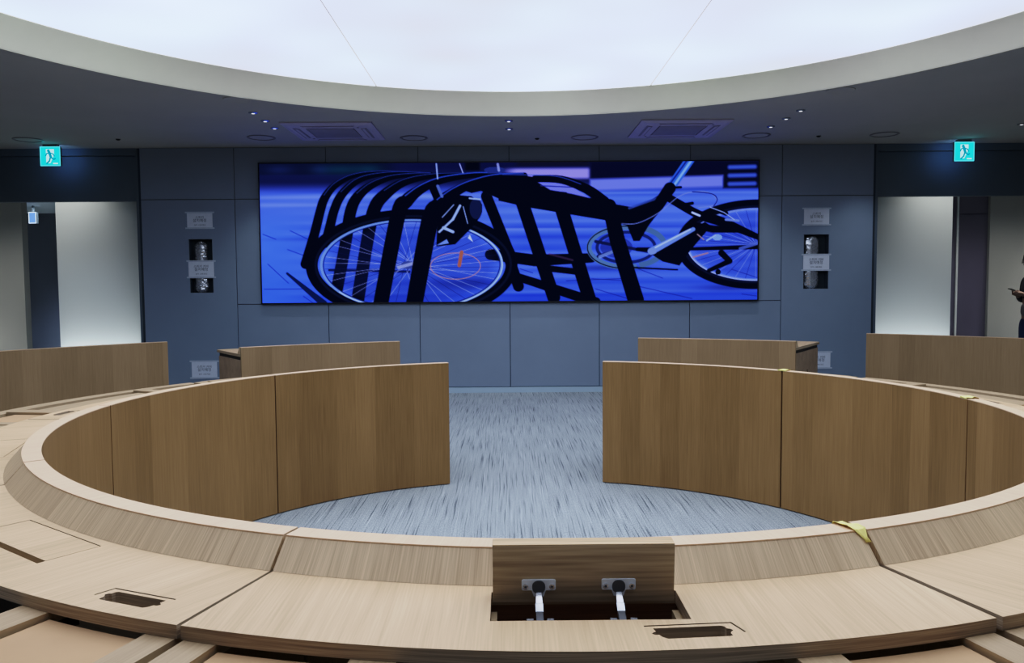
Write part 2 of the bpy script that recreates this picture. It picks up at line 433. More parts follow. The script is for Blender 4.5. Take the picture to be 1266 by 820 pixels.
# corridor beyond, right
o = MB().box(4.15, 5.524, 9.75, 9.88, 0, 2.9).build('wall_corridor_right', M['corr_white']); struct(o, 'pale lit corridor wall seen through the right doorway', 'wall')
mb = MB(); mb.box(4.6, 7.2, 10.33, 10.42, 0, 2.15); mb.box(4.6, 7.2, 10.33, 10.42, 2.166, 2.9); mb.box(4.6, 7.2, 10.345, 10.42, 2.15, 2.166)
o = mb.build('wall_recess_right', M['corr_purple']); struct(o, 'purple grey panelled recess beyond the right doorway', 'wall')
o = MB().box(5.903, 5.927, 10.31, 10.329, 0, 2.9).build('trim_2', M['corr_white']); struct(o, 'thin vertical metal strip on the purple grey recess', 'trim')
o = MB().box(6.311, 9.6, 10.27, 10.32, 0, 2.9).build('wall_corridor_far_right', M['corr_grey']); struct(o, 'grey beige corridor wall behind the person at the right edge', 'wall')
o = MB().box(4.0, 9.6, YW + .13, 10.42, 2.92, 2.97).build('ceiling_corridor_right', M['corr_white']); struct(o, 'corridor ceiling beyond the right doorway', 'ceiling')
o = MB().box(9.5, 9.6, YW + .13, 10.3, 0, 2.92).build('wall_corridor_end_right', M['corr_grey']); struct(o, 'end wall of the right corridor', 'wall')
o = MB().box(-9.6, -9.5, YW + .13, 10.3, 0, 2.92).build('wall_corridor_end_left', M['corr_grey']); struct(o, 'end wall of the left corridor', 'wall')

# ------------------------------------------------------------------ big screen
SX0, SX1, SZ0, SZ1 = -2.868, 2.952, 1.066, 2.704
tv = thing('video_wall', 'wide wall screen showing a bicycle locked to a rack in blue light', 'screen', ((SX0 + SX1) / 2, YW - .001, SZ0))
W, Hh = SX1 - SX0, SZ1 - SZ0
mb = MB(); b = 0.014
mb.prism([rect(-W / 2, W / 2, 0, Hh), rect(-W / 2 + b, W / 2 - b, b, Hh - b)], -.045, 0, mat=XZ)
mb.box(-W / 2 + b, W / 2 - b, -.036, -.001, b, Hh - b)
mb.build('bezel', M['bezel'], tv, smooth=False)

def picture(nx, ny):
    """blue picture of a bicycle in a hoop rack, painted in a 617 x 175 frame"""
    X, Y = np.meshgrid((np.arange(nx) + .5) / nx * 617 + 320, (np.arange(ny) + .5) / ny * 175 + 200)
    img = np.zeros((ny, nx, 3))
    rs = np.random.default_rng(11)
    def c(r, g, b): return np.array([r, g, b]) / 255.0
    def sm(e0, e1, x): t = np.clip((x - e0) / (e1 - e0), 0, 1); return t * t * (3 - 2 * t)
    def put(mask, colr): img[:] = img * (1 - mask[..., None]) + np.asarray(colr) * mask[..., None]
    def seg(p, q, w0, w1=None, aa=.9):
        w1 = w0 if w1 is None else w1
        dx, dy = q[0] - p[0], q[1] - p[1]; L2 = dx * dx + dy * dy + 1e-9
        t = np.clip(((X - p[0]) * dx + (Y - p[1]) * dy) / L2, 0, 1)
        d = np.hypot(X - p[0] - t * dx, Y - p[1] - t * dy) - (w0 + (w1 - w0) * t) / 2
        return np.clip(.5 - d / aa, 0, 1)
    def line(pts, w, colr, aa=.9, a=1.0):
        ws = list(w) if isinstance(w, (list, tuple)) else [w] * len(pts)
        if len(pts) >= 4:
            P_ = [(p[0], p[1], q) for p, q in zip(pts, ws)]; P_ = [P_[0]] + P_ + [P_[-1]]; out = []
            for i in range(1, len(P_) - 2):
                for k in range(5):
                    t = k / 5
                    out.append(tuple(.5 * (2 * b1 + (c1 - a1) * t + (2 * a1 - 5 * b1 + 4 * c1 - d1) * t * t + (3 * b1 - a1 - 3 * c1 + d1) * t ** 3) for a1, b1, c1, d1 in zip(P_[i - 1], P_[i], P_[i + 1], P_[i + 2])))
            out.append(P_[-1]); pts = [(p[0], p[1]) for p in out]; ws = [p[2] for p in out]
        mk = np.zeros_like(X)
        for i in range(len(pts) - 1): mk = np.maximum(mk, seg(pts[i], pts[i + 1], ws[i], ws[i + 1], aa))
        put(mk * a, colr)
    def poly(pts, colr, a=1.0, soft=.8):
        ins = np.zeros(X.shape, bool); d = np.full(X.shape, 1e9)
        n = len(pts)
        for i in range(n):
            (x1, y1), (x2, y2) = pts[i], pts[(i + 1) % n]
            cond = ((y1 > Y) != (y2 > Y)) & (X < (x2 - x1) * (Y - y1) / (y2 - y1 + 1e-9) + x1)
            ins ^= cond
            dx, dy = x2 - x1, y2 - y1; t = np.clip(((X - x1) * dx + (Y - y1) * dy) / (dx * dx + dy * dy + 1e-9), 0, 1)
            d = np.minimum(d, np.hypot(X - x1 - t * dx, Y - y1 - t * dy))
        sd = np.where(ins, -d, d)
        put(np.clip(.5 - sd / soft, 0, 1) * a, colr)
    def ell(cx, cy, rx, ry, w, colr, a=1.0, aa=.9, a0=None, a1=None):
        k = np.hypot((X - cx) / rx, (Y - cy) / ry)
        g = np.hypot((X - cx) / rx ** 2, (Y - cy) / ry ** 2) / np.maximum(k, 1e-6)
        d = np.abs(k - 1) / np.maximum(g, 1e-6)
        mk = np.clip(.5 - (d - w / 2) / aa, 0, 1)
        if a0 is not None:
            an = np.degrees(np.arctan2(Y - cy, X - cx)) % 360
            mk = mk * ((an >= a0) & (an <= a1) if a0 <= a1 else (an >= a0) | (an <= a1))
        put(mk * a, colr)
    def ellf(cx, cy, rx, ry, colr, a=1.0, soft=.06):
        k = np.hypot((X - cx) / rx, (Y - cy) / ry); put(np.clip((1 - k) / soft + .5, 0, 1) * a, colr)
    A = lambda pts: [(310 + x / 3.83, 190 + y / 3.83) for x, y in pts]
    B = lambda pts: [(620 + x / 3.83, 190 + y / 3.83) for x, y in pts]
    DK = c(3, 6, 24); DK2 = c(8, 14, 46)
    # backdrop
    t = sm(222, 242, Y)
    img[:] = c(14, 20, 66) * (1 - t[..., None]) + c(66, 92, 226) * t[..., None]
    t = sm(300, 375, Y)[..., None]; img[:] = img * (1 - t) + c(48, 74, 205) * t
    t = sm(440, 330, X)[..., None] * sm(236, 300, Y)[..., None] * .5; img[:] = img * (1 - t) + c(58, 100, 255) * t
    # horizontal streaks of the paving
    rows = np.interp(np.linspace(0, 1, ny), np.linspace(0, 1, 46), rs.normal(0, 1, 46))
    st = (rows[:, None] * np.interp(X[0] / 617, np.linspace(.5, 1.6, 9), rs.normal(.6, .5, 9))[None, :])
    img[:] += (st * sm(228, 244, Y) * .045)[..., None] * np.array([1, 1.05, 1.0])
    for x in range(18):
        yy = rs.uniform(240, 300); xx = rs.uniform(320, 900); ww = rs.uniform(50, 160)
        m_ = np.exp(-((Y - yy) / rs.uniform(1.2, 3)) ** 2) * np.exp(-((X - xx) / ww) ** 2)
        put(m_ * .45, c(118, 138, 250) if rs.random() < .6 else c(40, 60, 170))
    # blurred things behind
    put(sm(216, 212, Y) * sm(500, 470, X) * .8, c(8, 14, 44))
    for x, w_ in ((345, 18), (395, 12), (420, 26), (455, 16)):
        put(np.exp(-((X - x) / w_) ** 2 - ((Y - 208) / 6) ** 2) * .5, c(16, 66, 86) if x > 400 else c(24, 40, 96))
    put(sm(470, 520, X) * sm(212, 205, Y) * .7, c(10, 14, 60))
    put(sm(612, 640, X) * sm(731, 724, X) * sm(205, 211, Y) * sm(224, 218, Y) * .95, c(128, 122, 236))
    put(sm(632, 644, X) * sm(731, 724, X) * sm(206, 204, Y), c(14, 16, 44))
    poly([(729, 200), (937, 200), (937, 217), (729, 221)], c(7, 10, 42), soft=4)
    poly([(728, 222), (893, 218), (893, 232), (728, 236)], c(92, 104, 232), soft=4)
    poly([(895, 203), (937, 202), (937, 234), (893, 234)], c(6, 10, 40), soft=3)
    for y in (208, 218.5, 229): put(seg((901, y), (932, y - .5), 5, 5, 3) * .9, c(58, 82, 196))
    # paving joints
    for p, q in (((70, 520), (165, 612)), ((165, 450), (270, 490)), ((180, 360), (260, 400)), ((235, 676), (285, 712)), ((50, 640), (240, 640)), ((50, 376), (110, 400))):
        line(A([p, q]), 1.0, c(20, 36, 120), a=.8)
    for p, q in (((440, 650), (600, 700)), ((650, 640), (900, 700)), ((620, 545), (760, 600)), ((300, 610), (580, 600)), ((420, 600), (560, 610)), ((1090, 560), (1210, 600)), ((1140, 680), (1210, 690)), ((80, 550), (140, 570))):
        line(B([p, q]), .9, c(16, 26, 100), a=.75)
    # shadows on the ground
    put(np.exp(-((X - 745) / 55) ** 2 - ((Y - 333) / 4) ** 2) * .55, c(16, 26, 96))
    put(np.exp(-((X - 905) / 46) ** 2 - ((Y - 359) / 5) ** 2) * .6, c(20, 30, 110))
    put(np.exp(-((X - 575) / 50) ** 2 - ((Y - 352) / 7) ** 2) * .55, c(18, 28, 100))
    # base plates of the rack
    line(A([(160, 565), (330, 712)]), [3, 9], c(10, 22, 70)); line(B([(40, 580), (440, 715)]), [10, 13], DK)
    line(A([(360, 550), (740, 560)]), 3, c(10, 20, 70))
    # rack hoops, far to near
    hoops = [
        ([(248, 520), (295, 370), (322, 270), (345, 205), (395, 145), (480, 100), (600, 82), (740, 84)], [48, 46, 44, 42, 32, 22, 15, 12]),
        ([(345, 420), (365, 350), (390, 260), (425, 190), (490, 130), (570, 100), (700, 86), (850, 92)], [46, 46, 44, 42, 32, 24, 16, 13]),
        ([(395, 640), (440, 420), (465, 275), (500, 200), (570, 143), (680, 104), (850, 92)], [58, 56, 56, 50, 36, 24, 15]),
        ([(492, 700), (545, 400), (580, 255), (630, 190), (720, 132), (850, 102), (1010, 94)], [62, 60, 62, 56, 38, 26, 17]),
        ([(602, 714), (690, 290), (730, 222), (800, 165), (900, 122), (1060, 98), (1200, 100)], [72, 72, 66, 46, 34, 26, 20]),
        ([(762, 714), (840, 320), (880, 245), (945, 190), (1030, 145), (1150, 112), (1290, 104)], [80, 82, 74, 54, 42, 36, 32])]
    for pts, ws in hoops[:4]:
        line(A(pts), [w / 3.83 for w in ws], DK)
        line(A([(x - 3, y - w * .36) for (x, y), w in list(zip(pts, ws))[3:]]), [.8] * 8, c(40, 66, 170), a=.8)
    # right-hand legs of the hoops
    line(A([(1110, 200), (1215, 470)]), 52 / 3.83, DK); line(A([(860, 160), (900, 260)]), 40 / 3.83, DK)
    line(B([(-10, 380), (72, 635)]), 52 / 3.83, DK); line(B([(92, 230), (240, 690)]), 62 / 3.83, DK)
    line(B([(278, 260), (412, 705)]), 64 / 3.83, DK)
    # low frame member of the bike
    line(B([(-60, 480), (150, 510), (420, 500)]), [14, 15, 12], DK); line(B([(220, 480), (330, 510)]), 2.5, c(80, 50, 100), a=.5)
    line(B([(180, 545), (340, 565)]), 8, DK)
    # front wheel
    cx, cy = A([(752, 528)])[0]
    put(np.clip((1 - np.hypot((X - cx) / 108, (Y - cy) / 54)) * 8, 0, 1) * .28, c(20, 34, 110))
    for k in range(44):
        an = k / 44 * 2 * pi + .06; hx, hy = A([(735, 528)])[0]
        ex, ey = cx + 108 * cos(an), cy + 54 * sin(an)
        o_ = rs.uniform(-3, 3)
        line([(hx + 6 * cos(an + o_), hy + 4 * sin(an + o_)), (ex, ey)], .55, c(150, 160, 232) if k % 3 else c(10, 18, 70), a=.65, aa=.7)
    ell(cx, cy, 124, 62.5, 15, DK); ell(cx + 2, cy, 121, 61, 3, c(14, 22, 58), a=.6)
    ell(cx, cy, 112, 56, 3.2, c(92, 122, 210)); ell(cx, cy, 109.5, 54.5, 1.2, c(14, 24, 84))
    ell(cx, cy, 112.5, 56.3, 1.0, c(168, 190, 248), a=.8, a0=330, a1=160)
    ellf(*A([(735, 528)])[0], 9, 5, c(50, 62, 130)); line(A([(690, 540), (760, 520)]), 4, c(130, 140, 210), a=.8)
    # orange reflector and cable
    ell(*A([(960, 535)])[0], 31, 16.5, .9, c(150, 112, 120)); line(A([(990, 468), (978, 532)]), 4.6, c(132, 80, 74))
    # the two nearest hoops over the wheel
    for pts, ws in hoops[4:]:
        line(A(pts), [w / 3.83 for w in ws], DK)
        line(A([(x - 4, y - w * .40) for (x, y), w in list(zip(pts, ws))[2:]]), [1.2] * 8, c(46, 80, 205), a=.9)
    # fork, brake and bracket
    poly(A([(880, 250), (940, 190), (1040, 200), (1090, 240), (1080, 300), (1040, 350), (960, 430), (870, 440)]), DK)
    ellf(*A([(1060, 260)])[0], 8, 13, c(16, 24, 66))
    for p, q, w_ in (((985, 245), (950, 310), 3), ((950, 310), (885, 370), 2.5), ((905, 350), (950, 370), 3.5), ((1000, 250), (1020, 330), 1.0), ((900, 300), (955, 240), 1.0), ((1030, 210), (1080, 215), 2)):
        line(A([p, q]), w_, c(126, 150, 226))
    poly(A([(870, 435), (920, 405), (930, 425)]), c(92, 118, 214)); poly(A([(1030, 385), (1020, 400), (1045, 420)]), c(160, 176, 245))
    line(A([(875, 45), (880, 115)]), 1.8, c(120, 140, 220)); line(A([(880, 150), (900, 200)]), 3.5, c(70, 90, 170)); line(A([(985, 45), (1000, 88)]), 1.2, c(140, 150, 230))
    line(A([(1070, 160), (1170, 212), (1264, 232)]), 1.2, c(60, 70, 130))
    ellf(*A([(1150, 76)])[0], 13, 4, c(30, 44, 110)); line(A([(1165, 48), (1170, 78)]), 3, c(130, 140, 225), a=.8)
    put(sm(1000, 1020, (X - 310) * 3.83) * sm(1090, 1070, (X - 310) * 3.83) * sm(85, 70, (Y - 190) * 3.83), DK)
    # rear wheel
    cx, cy = B([(1205, 440)])[0]
    put(np.clip((1 - np.hypot((X - cx) / 84, (Y - cy) / 44)) * 8, 0, 1) * .35, c(30, 44, 140))
    for k in range(40):
        an = k / 40 * 2 * pi; line([(cx, cy), (cx + 82 * cos(an), cy + 43 * sin(an))], .5, c(14, 20, 80) if k % 2 else c(120, 134, 220), a=.75, aa=.7)
    ell(cx, cy, 93, 50, 13, DK2); ell(cx, cy, 95, 52.5, 7, DK); ell(cx, cy, 84.5, 44.5, 2.6, c(98, 120, 224), a=.95); ell(cx, cy, 85.5, 45.3, .9, c(160, 176, 250), a=.8, a0=20, a1=200)
    # crank set
    cx, cy = B([(585, 450)])[0]
    ell(cx, cy, 46, 25, 6.5, c(70, 98, 150), a0=60, a1=305); ell(cx, cy, 48, 26.5, 1.2, DK, a0=60, a1=305); ell(cx + 8, cy - 1, 40, 24, 7, c(62, 88, 140), a0=300, a1=70)
    ell(cx, cy, 36, 19, 4, c(20, 32, 92)); ellf(cx - 12, cy, 20, 13, c(16, 24, 80), a=.5)
    for an in (200, 150, 250, 20): line([(cx, cy), (cx + 40 * cos(R(an)), cy + 22 * sin(R(an)))], 4, c(14, 22, 70))
    line(B([(460, 495), (560, 455)]), 4, c(110, 134, 220), a=.7)
    # chain stay, chain and derailleur
    line(B([(640, 460), (900, 460), (1210, 452)]), [5, 4, 6], DK); poly(B([(700, 480), (860, 380), (960, 330), (990, 350), (890, 470), (840, 540), (760, 520)]), DK)
    line(B([(620, 548), (830, 560)]), 2, DK)
    line(B([(900, 345), (1000, 365), (1130, 370)]), [8, 9, 7], DK); line(B([(1040, 480), (1080, 520), (980, 565)]), [8, 7, 5], DK)
    ellf(*B([(1025, 572)])[0], 3.5, 3.5, DK); ellf(*B([(1020, 405)])[0], 6, 4, c(100, 130, 220)); line(B([(970, 420), (1010, 395)]), 2, c(120, 146, 230))
    line(B([(925, 390), (955, 415)]), 1.6, c(120, 105, 130)); line(B([(905, 500), (975, 480)]), 1.8, c(130, 100, 120)); line(B([(1130, 460), (1210, 435)]), 4, c(70, 90, 190), a=.8)
    poly(A([(1000, 170), (1060, 138), (1150, 112), (1264, 100), (1290, 100), (1290, 240), (1240, 232), (1170, 212), (1085, 175), (1040, 185)]), DK)
    # frame
    poly(B([(-20, 104), (60, 96), (160, 112), (225, 160), (300, 180), (430, 215), (520, 240), (620, 258), (700, 225), (755, 190), (800, 205), (760, 265), (720, 310), (690, 350), (650, 420), (620, 420), (590, 345), (480, 318), (330, 292), (120, 255), (-20, 222)]), DK)
    poly(B([(148, 124), (300, 138), (412, 212), (330, 192), (225, 172)]), c(96, 104, 232), soft=1.2); line(B([(180, 152), (330, 160)]), 1.2, c(26, 34, 110)); line(B([(225, 180), (300, 188)]), 2.5, DK)
    line(B([(600, 262), (740, 212)]), 3, c(44, 66, 150), a=.8)
    line(B([(155, 118), (280, 124), (400, 170), (480, 230)]), [9, 10, 12, 14], DK); line(B([(0, 97), (120, 100), (260, 108), (370, 145)]), 1, c(44, 72, 190), a=.8)
    # near right leg
    line(B([(505, 250), (545, 420), (632, 705)]), [66 / 3.83, 74 / 3.83, 78 / 3.83], DK)
    # seat post, seat cluster, stays
    line(B([(888, 30), (798, 162)]), 11.5, c(42, 84, 204)); line(B([(895, 34), (806, 164)]), 3, c(120, 156, 250), a=.8); line(B([(873, 36), (784, 160)]), 2, c(16, 30, 110))
    line(B([(772, 155), (835, 163)]), 3, c(80, 110, 220)); line(B([(792, 168), (735, 250)]), [15, 13], DK); line(B([(800, 165), (845, 163)]), 3, DK)
    line(B([(790, 215), (930, 295), (1040, 330), (1215, 405)]), [10, 11, 12, 7], DK); line(B([(870, 245), (900, 240)]), 4, DK)
    line(B([(900, 285), (935, 300)]), 2.5, c(150, 170, 250)); line(B([(1060, 320), (1120, 325)]), 3, c(90, 110, 200))
    line(B([(960, 300), (1020, 275), (1060, 290)]), 6, DK)
    line(B([(565, 336), (640, 334), (740, 285), (840, 205), (930, 183), (990, 195), (1015, 225), (1000, 252), (930, 262)]), .9, c(96, 112, 196)); line(B([(900, 185), (990, 195), (1018, 222), (1002, 254)]), 1.1, c(14, 20, 70))
    line(B([(985, 260), (1050, 285), (1100, 320)]), 1.0, c(130, 150, 230))
    # crank arm
    line(B([(705, 470), (905, 365)]), [9, 5], c(88, 114, 214)); line(B([(725, 452), (890, 366)]), 2, c(150, 172, 246), a=.8); ellf(*B([(710, 470)])[0], 5.5, 3.8, c(96, 118, 200))
    img[:] *= (1 + .05 * np.sin(X * 1.9) * np.sin(Y * 2.3))[..., None]
    return np.clip(img, 0, 1)

def screen_mesh():
    nx, ny = 800, 227
    im = picture(nx, ny)
    lin = np.where(im <= .04045, im / 12.92, ((im + .055) / 1.055) ** 2.4)
    x = np.linspace(-W / 2 + b, W / 2 - b, nx); z = np.linspace(Hh - b, b, ny)
    XX, ZZ = np.meshgrid(x, z)
    co = np.stack([XX, np.full_like(XX, -.0375), ZZ], -1).reshape(-1, 3)
    idx = np.arange(nx * ny).reshape(ny, nx)
    q = np.stack([idx[:-1, :-1], idx[1:, :-1], idx[1:, 1:], idx[:-1, 1:]], -1).reshape(-1, 4)
    me = bpy.data.meshes.new('screen_picture')
    me.vertices.add(len(co)); me.vertices.foreach_set('co', co.ravel())
    me.loops.add(q.size); me.loops.foreach_set('vertex_index', q.ravel().astype(np.int32))
    me.polygons.add(len(q)); me.polygons.foreach_set('loop_start', (np.arange(len(q)) * 4).astype(np.int32))
    me.update(calc_edges=True)
    at = me.color_attributes.new('picture', 'FLOAT_COLOR', 'POINT')
    at.data.foreach_set('color', np.concatenate([lin.reshape(-1, 3), np.ones((nx * ny, 1))], 1).astype(np.float32).ravel())
    t = NT('screen_picture')
    a = t.n('ShaderNodeAttribute', attribute_name='picture')
    e = t.n('ShaderNodeEmission', i_Strength=1.0); t.l(a.outputs['Color'], e.inputs['Color']); t.l(e.outputs[0], t.out.inputs[0])
    me.materials.append(t.m)
    o = bpy.data.objects.new('screen_picture', me); col.objects.link(o); o.parent = tv
screen_mesh()

# ------------------------------------------------------------------ notices, niches
def notice(x0, x1, z0, z1, lines, label, hide_left=False):
    t = thing('paper_notice', label, 'notice', ((x0 + x1) / 2, YW - .003, (z0 + z1) / 2), group='paper notices taped to the wall')
    w, h = x1 - x0, z1 - z0
    mb = MB()
    n = 8
    for i in range(n):
        a, b_ = -w / 2 + w * i / n, -w / 2 + w * (i + 1) / n
        mb.box(a, b_, -.0012, .0, -h / 2, h / 2)
    mb.build('sheet', M['paper'], t)
    for s in (-1, 1):
        MB().box(-w / 2 - .022, w / 2 + .022, -.0026, -.0014, s * (h / 2 - .008) - .009, s * (h / 2 - .008) + .009, 'x').build('tape_strip', M['clear_tape'], t)
    zc = (.032, -.004, -.055, -.072)
    for body, size, z in zip(lines, (.036, .044, .020, .014), zc):
        if body: text(body, size, (.0, -.0022, z), M['ink'], t)
    return t
L1 = ('스피커', '설치예정', '높이: 1,950 중심', '')
L2 = ('스피커 커버', '설치예정', '높이: 1,500 중심', '')
notice(-3.720, -3.424, 1.950, 2.148, L1, 'white paper notice taped high on the wall left of the screen, above the niche')
notice(-3.719, -3.423, 1.377, 1.583, L2, 'white paper notice taped across the middle of the left niche')
notice(3.490, 3.786, 1.942, 2.149, L1, 'white paper notice taped high on the wall right of the screen, above the niche')
notice(3.488, 3.794, 1.412, 1.610, L2, 'white paper notice taped across the middle of the right niche')
notice(-3.717, -3.419, .194, .407, L2, 'white paper notice low on the wall beside the left inner desk of the back row')
notice(3.530, 3.826, .255, .462, L2, 'white paper notice low on the wall half hidden by the right back row desk')

def bundle(x, z0, z1, r, label):
    n, k = 40, 60
    mb = MB(); P = []
    for j in range(k + 1):
        f = j / k
        row = []
        for i in range(n):
            a = 2 * pi * i / n
            rr = r * (1 + .10 * math.sin(3 * a + 9 * f) * math.sin(14 * f + a) + random.uniform(-.09, .09)) * min(1, .55 + 6 * min(f, 1 - f))
            row.append((rr * cos(a), .05 + min(.9 * rr, .062) * sin(a) * 1.0, (z1 - z0) * f + random.uniform(-.004, .004)))
        P.append(row)
    for j in range(k):
        for i in range(n): mb.face([P[j][i], P[j][(i + 1) % n], P[j + 1][(i + 1) % n], P[j + 1][i]])
    mb.face(P[0]); mb.face(P[-1])
    o = mb.build('wrapped_cylinder', M['foil'], None, (x, YW + .012, z0), angle=18)
    return tag(o, label, 'wrapped device', 'wrapped cylinders in the wall niches')
bundle(-3.59, 1.206, 1.80, .070, 'crinkled silver wrapped cylinder standing in the left wall niche')
bundle(3.60, 1.203, 1.815, .084, 'crinkled silver wrapped cylinder standing in the right wall niche')

# ------------------------------------------------------------------ ceiling fittings
def exit_sign(loc, label):
    t = thing('exit_sign', label, 'exit sign', loc, group='glowing running-figure exit signs')
    w, h, d = .225, .215, .03
    MB().box(-w / 2, w / 2, -d / 2, d / 2, 0, h).build('case', M['sign_case'], t)
    MB().box(-w / 2 + .03, w / 2 - .03, -.02, .02, h, h + .026).build('ceiling_mount', M['sign_case'], t)
    y = -d / 2
    f = MB().box(-w / 2 + .006, w / 2 - .006, y - .004, y - .0005, .006, h - .006).build('lit_face', M['exit_cyan'], t)
    MB().prism([rect(-w / 2, w / 2, 0, h), rect(-w / 2 + .008, w / 2 - .008, .008, h - .008)], y - .006, y - .0042, mat=XZ).build('lit_rim', M['exit_rim'], t)
    mb = MB(); mb.box(-.045, .045, y - .0062, y - .0042, .125, h - .028); mb.prism([[(-.045, .03), (.0, .03), (.045, .125), (-.045, .125)]], y - .0062, y - .0042, mat=XZ)
    mb.box(.03, .085, y - .0062, y - .0042, .02, .035)
    mb.build('doorway_symbol', M['exit_white'], f)
    mb = MB()
    mb.lathe([(0, -.0092), (.016, -.0092), (.016, -.0068), (0, -.0068)], (-.016, y, .168), 16, axis='y')
    def limb(pts, wd):
        for (p, q) in zip(pts, pts[1:]):
            dx, dz = q[0] - p[0], q[1] - p[1]; L = hypot(dx, dz); nx, nz = -dz / L * wd / 2, dx / L * wd / 2; ex, ez = dx / L * wd * .3, dz / L * wd * .3
            mb.prism([[(p[0] + nx - ex, p[1] + nz - ez), (q[0] + nx + ex, q[1] + nz + ez), (q[0] - nx + ex, q[1] - nz + ez), (p[0] - nx - ex, p[1] - nz - ez)]], y - .0092, y - .0068, mat=XZ)
    limb([(-.008, .152), (.010, .095)], .028)
    limb([(-.004, .148), (-.036, .138), (-.048, .112)], .012); limb([(.0, .146), (.034, .134), (.05, .108)], .012)
    limb([(.010, .095), (.042, .072), (.058, .082)], .016); limb([(.004, .095), (-.008, .056), (-.04, .026)], .016)
    mb.build('running_figure', M['exit_man'], f)
    MB().box(-w / 2 + .006, w / 2 - .006, d / 2 + .0005, d / 2 + .004, .006, h - .006).build('rear_lit_face', M['exit_back'], t)
    return t
exit_sign((-5.128, 9.0, 2.646), 'glowing cyan running figure exit sign over the left doorway')
exit_sign((5.203, 9.0, 2.638), 'glowing cyan running figure exit sign over the right doorway')
t = thing('corridor_sign', 'small glowing blue rectangular sign hanging in the dark passage at left', 'sign', (-7.02, 11.8, 2.236), R(-8))
MB().box(-.062, .062, -.02, .02, 0, .17).build('case', M['sign_case'], t)
MB().box(-.012, .012, -.012, .012, .17, .264).build('hanger', M['sign_case'], t)
MB().box(-.055, .05, -.024, -.0205, .008, .162).build('lit_face', M['sign_blue'], t)
MB().prism([rect(-.06, .06, .002, .168), rect(-.052, .052, .01, .16)], -.027, -.0245, mat=XZ).build('lit_rim', M['sign_blue_rim'], t)

def aircon(loc, label):
    t = thing('ceiling_cassette', label, 'air conditioner', loc, group='square ceiling air conditioners')
    q = .455
    mb = MB(); rings = [(q, 0), (q, -.012), (q - .05, -.024), (.25, -.024), (.25, -.012)]
    for (a, z0), (b2, z1) in zip(rings, rings[1:]):
        for k in range(4):
            rot = Matrix.Rotation(k * pi / 2, 4, 'Z')
            mb.face([tuple(rot @ Vector(p)) for p in ((-a, -a, z0), (a, -a, z0), (b2, -b2, z1), (-b2, -b2, z1))])
    mb.box(-.25, .25, -.25, .25, -.014, -.011)
    mb.build('frame', M['aircon'], t, smooth=False)
    MB().box(-.235, .235, -.235, .235, -.027, -.0145).build('intake_grille', M['aircon_slot'], t, bevel=.006)
    for k in range(4):
        rot = Matrix.Rotation(k * pi / 2, 4, 'Z')
        mb = MB()
        mb.prism([[(-.27, -.372), (.27, -.372), (.235, -.31), (-.235, -.31)]], -.0275, -.0245, mat=rot)
        lv = mb.build('air_slot', M['aircon_slot'], t, smooth=False)
        MB().prism([[(-.25, -.352), (.25, -.352), (.235, -.325), (-.235, -.325)]], -.0315, -.0278, mat=rot).build('louver', M['aircon'], lv, smooth=False)
    for sx, sy in ((-1, 1), (1, -1)):
        MB().lathe([(0, -.0275), (.012, -.0275), (.012, -.0245), (0, -.0245)], (sx * .29, sy * .29, 0), 10).build('screw_cap', M['trim_dark'], t)
    return t
aircon((-1.778, 8.32, HC - .001), 'square ceiling air conditioner left of centre, above the screen')
aircon((1.800, 8.29, HC - .001), 'square ceiling air conditioner right of centre, above the screen')

def downlight_proto():
    t = thing('downlight', '', 'downlight', (0, 0, HC - .001))
    MB().lathe([(.125, 0), (.152, 0), (.152, -.003), (.146, -.007), (.130, -.007), (.125, 0)], n=32).build('trim_ring', M['trim_dark'], t)
    MB().lathe([(0, -.002), (.124, -.002), (.124, -.0005), (0, -.0005)], n=32).build('lens', M['soffit'], t)
    return t
dls = [((-5.20, 8.70), 'round unlit downlight beside the left exit sign'),
       ((-2.652, 8.656), 'round unlit downlight left of the left air conditioner'),
       ((-1.005, 8.73), 'round unlit downlight right of the left air conditioner'),
       ((.870, 8.75), 'round unlit downlight left of the right air conditioner'),
       ((2.748, 8.70), 'round unlit downlight right of the right air conditioner'),
       ((4.147, 8.68), 'round unlit downlight left of the right exit sign')]
first = None
for (x, y), lab in dls:
    if first is None:
        first = downlight_proto(); first['label'] = lab; first['group'] = 'round downlights in the dark ceiling'; first.location = (x, y, HC - .001)
    else: dup(first, (x, y, HC - .001), 0, lab)
def spot_proto():
    t = thing('mini_spotlight', '', 'spotlight', (0, 0, HC - .001))
    MB().lathe([(.018, 0), (.042, 0), (.042, -.006), (.018, -.012), (.018, 0)], n=20).build('trim_ring', M['steel'], t)
    MB().lathe([(0, -.010), (.014, -.009), (.017, -.006), (.017, -.001), (0, -.001)], n=16).build('lens', M['lens'], t)
    return t
spots = [((-2.347, 7.433), 'tiny bright spotlight nearest the rim in the left row of three'),
         ((-2.345, 7.79), 'tiny bright spotlight in the middle of the left row of three'),
         ((-2.356, 8.142), 'tiny bright spotlight farthest back in the left row of three'),
         ((.033, 7.855), 'tiny bright spotlight nearest the rim at the centre of the ceiling'),
         ((.038, 8.252), 'tiny bright spotlight farther back at the centre of the ceiling'),
         ((2.772, 7.462), 'tiny bright spotlight nearest the rim in the right row of three'),
         ((2.761, 7.816), 'tiny bright spotlight in the middle of the right row of three'),
         ((2.741, 8.206), 'tiny bright spotlight farthest back in the right row of three'),
         ((5.309, 8.156), 'tiny bright spotlight at the far right edge, right of the exit sign')]
first = None
for (x, y), lab in spots:
    if first is None:
        first = spot_proto(); first['label'] = lab; first['group'] = 'tiny spotlights in the dark ceiling'; first.location = (x, y, HC - .001)
    else: dup(first, (x, y, HC - .001), 0, lab)
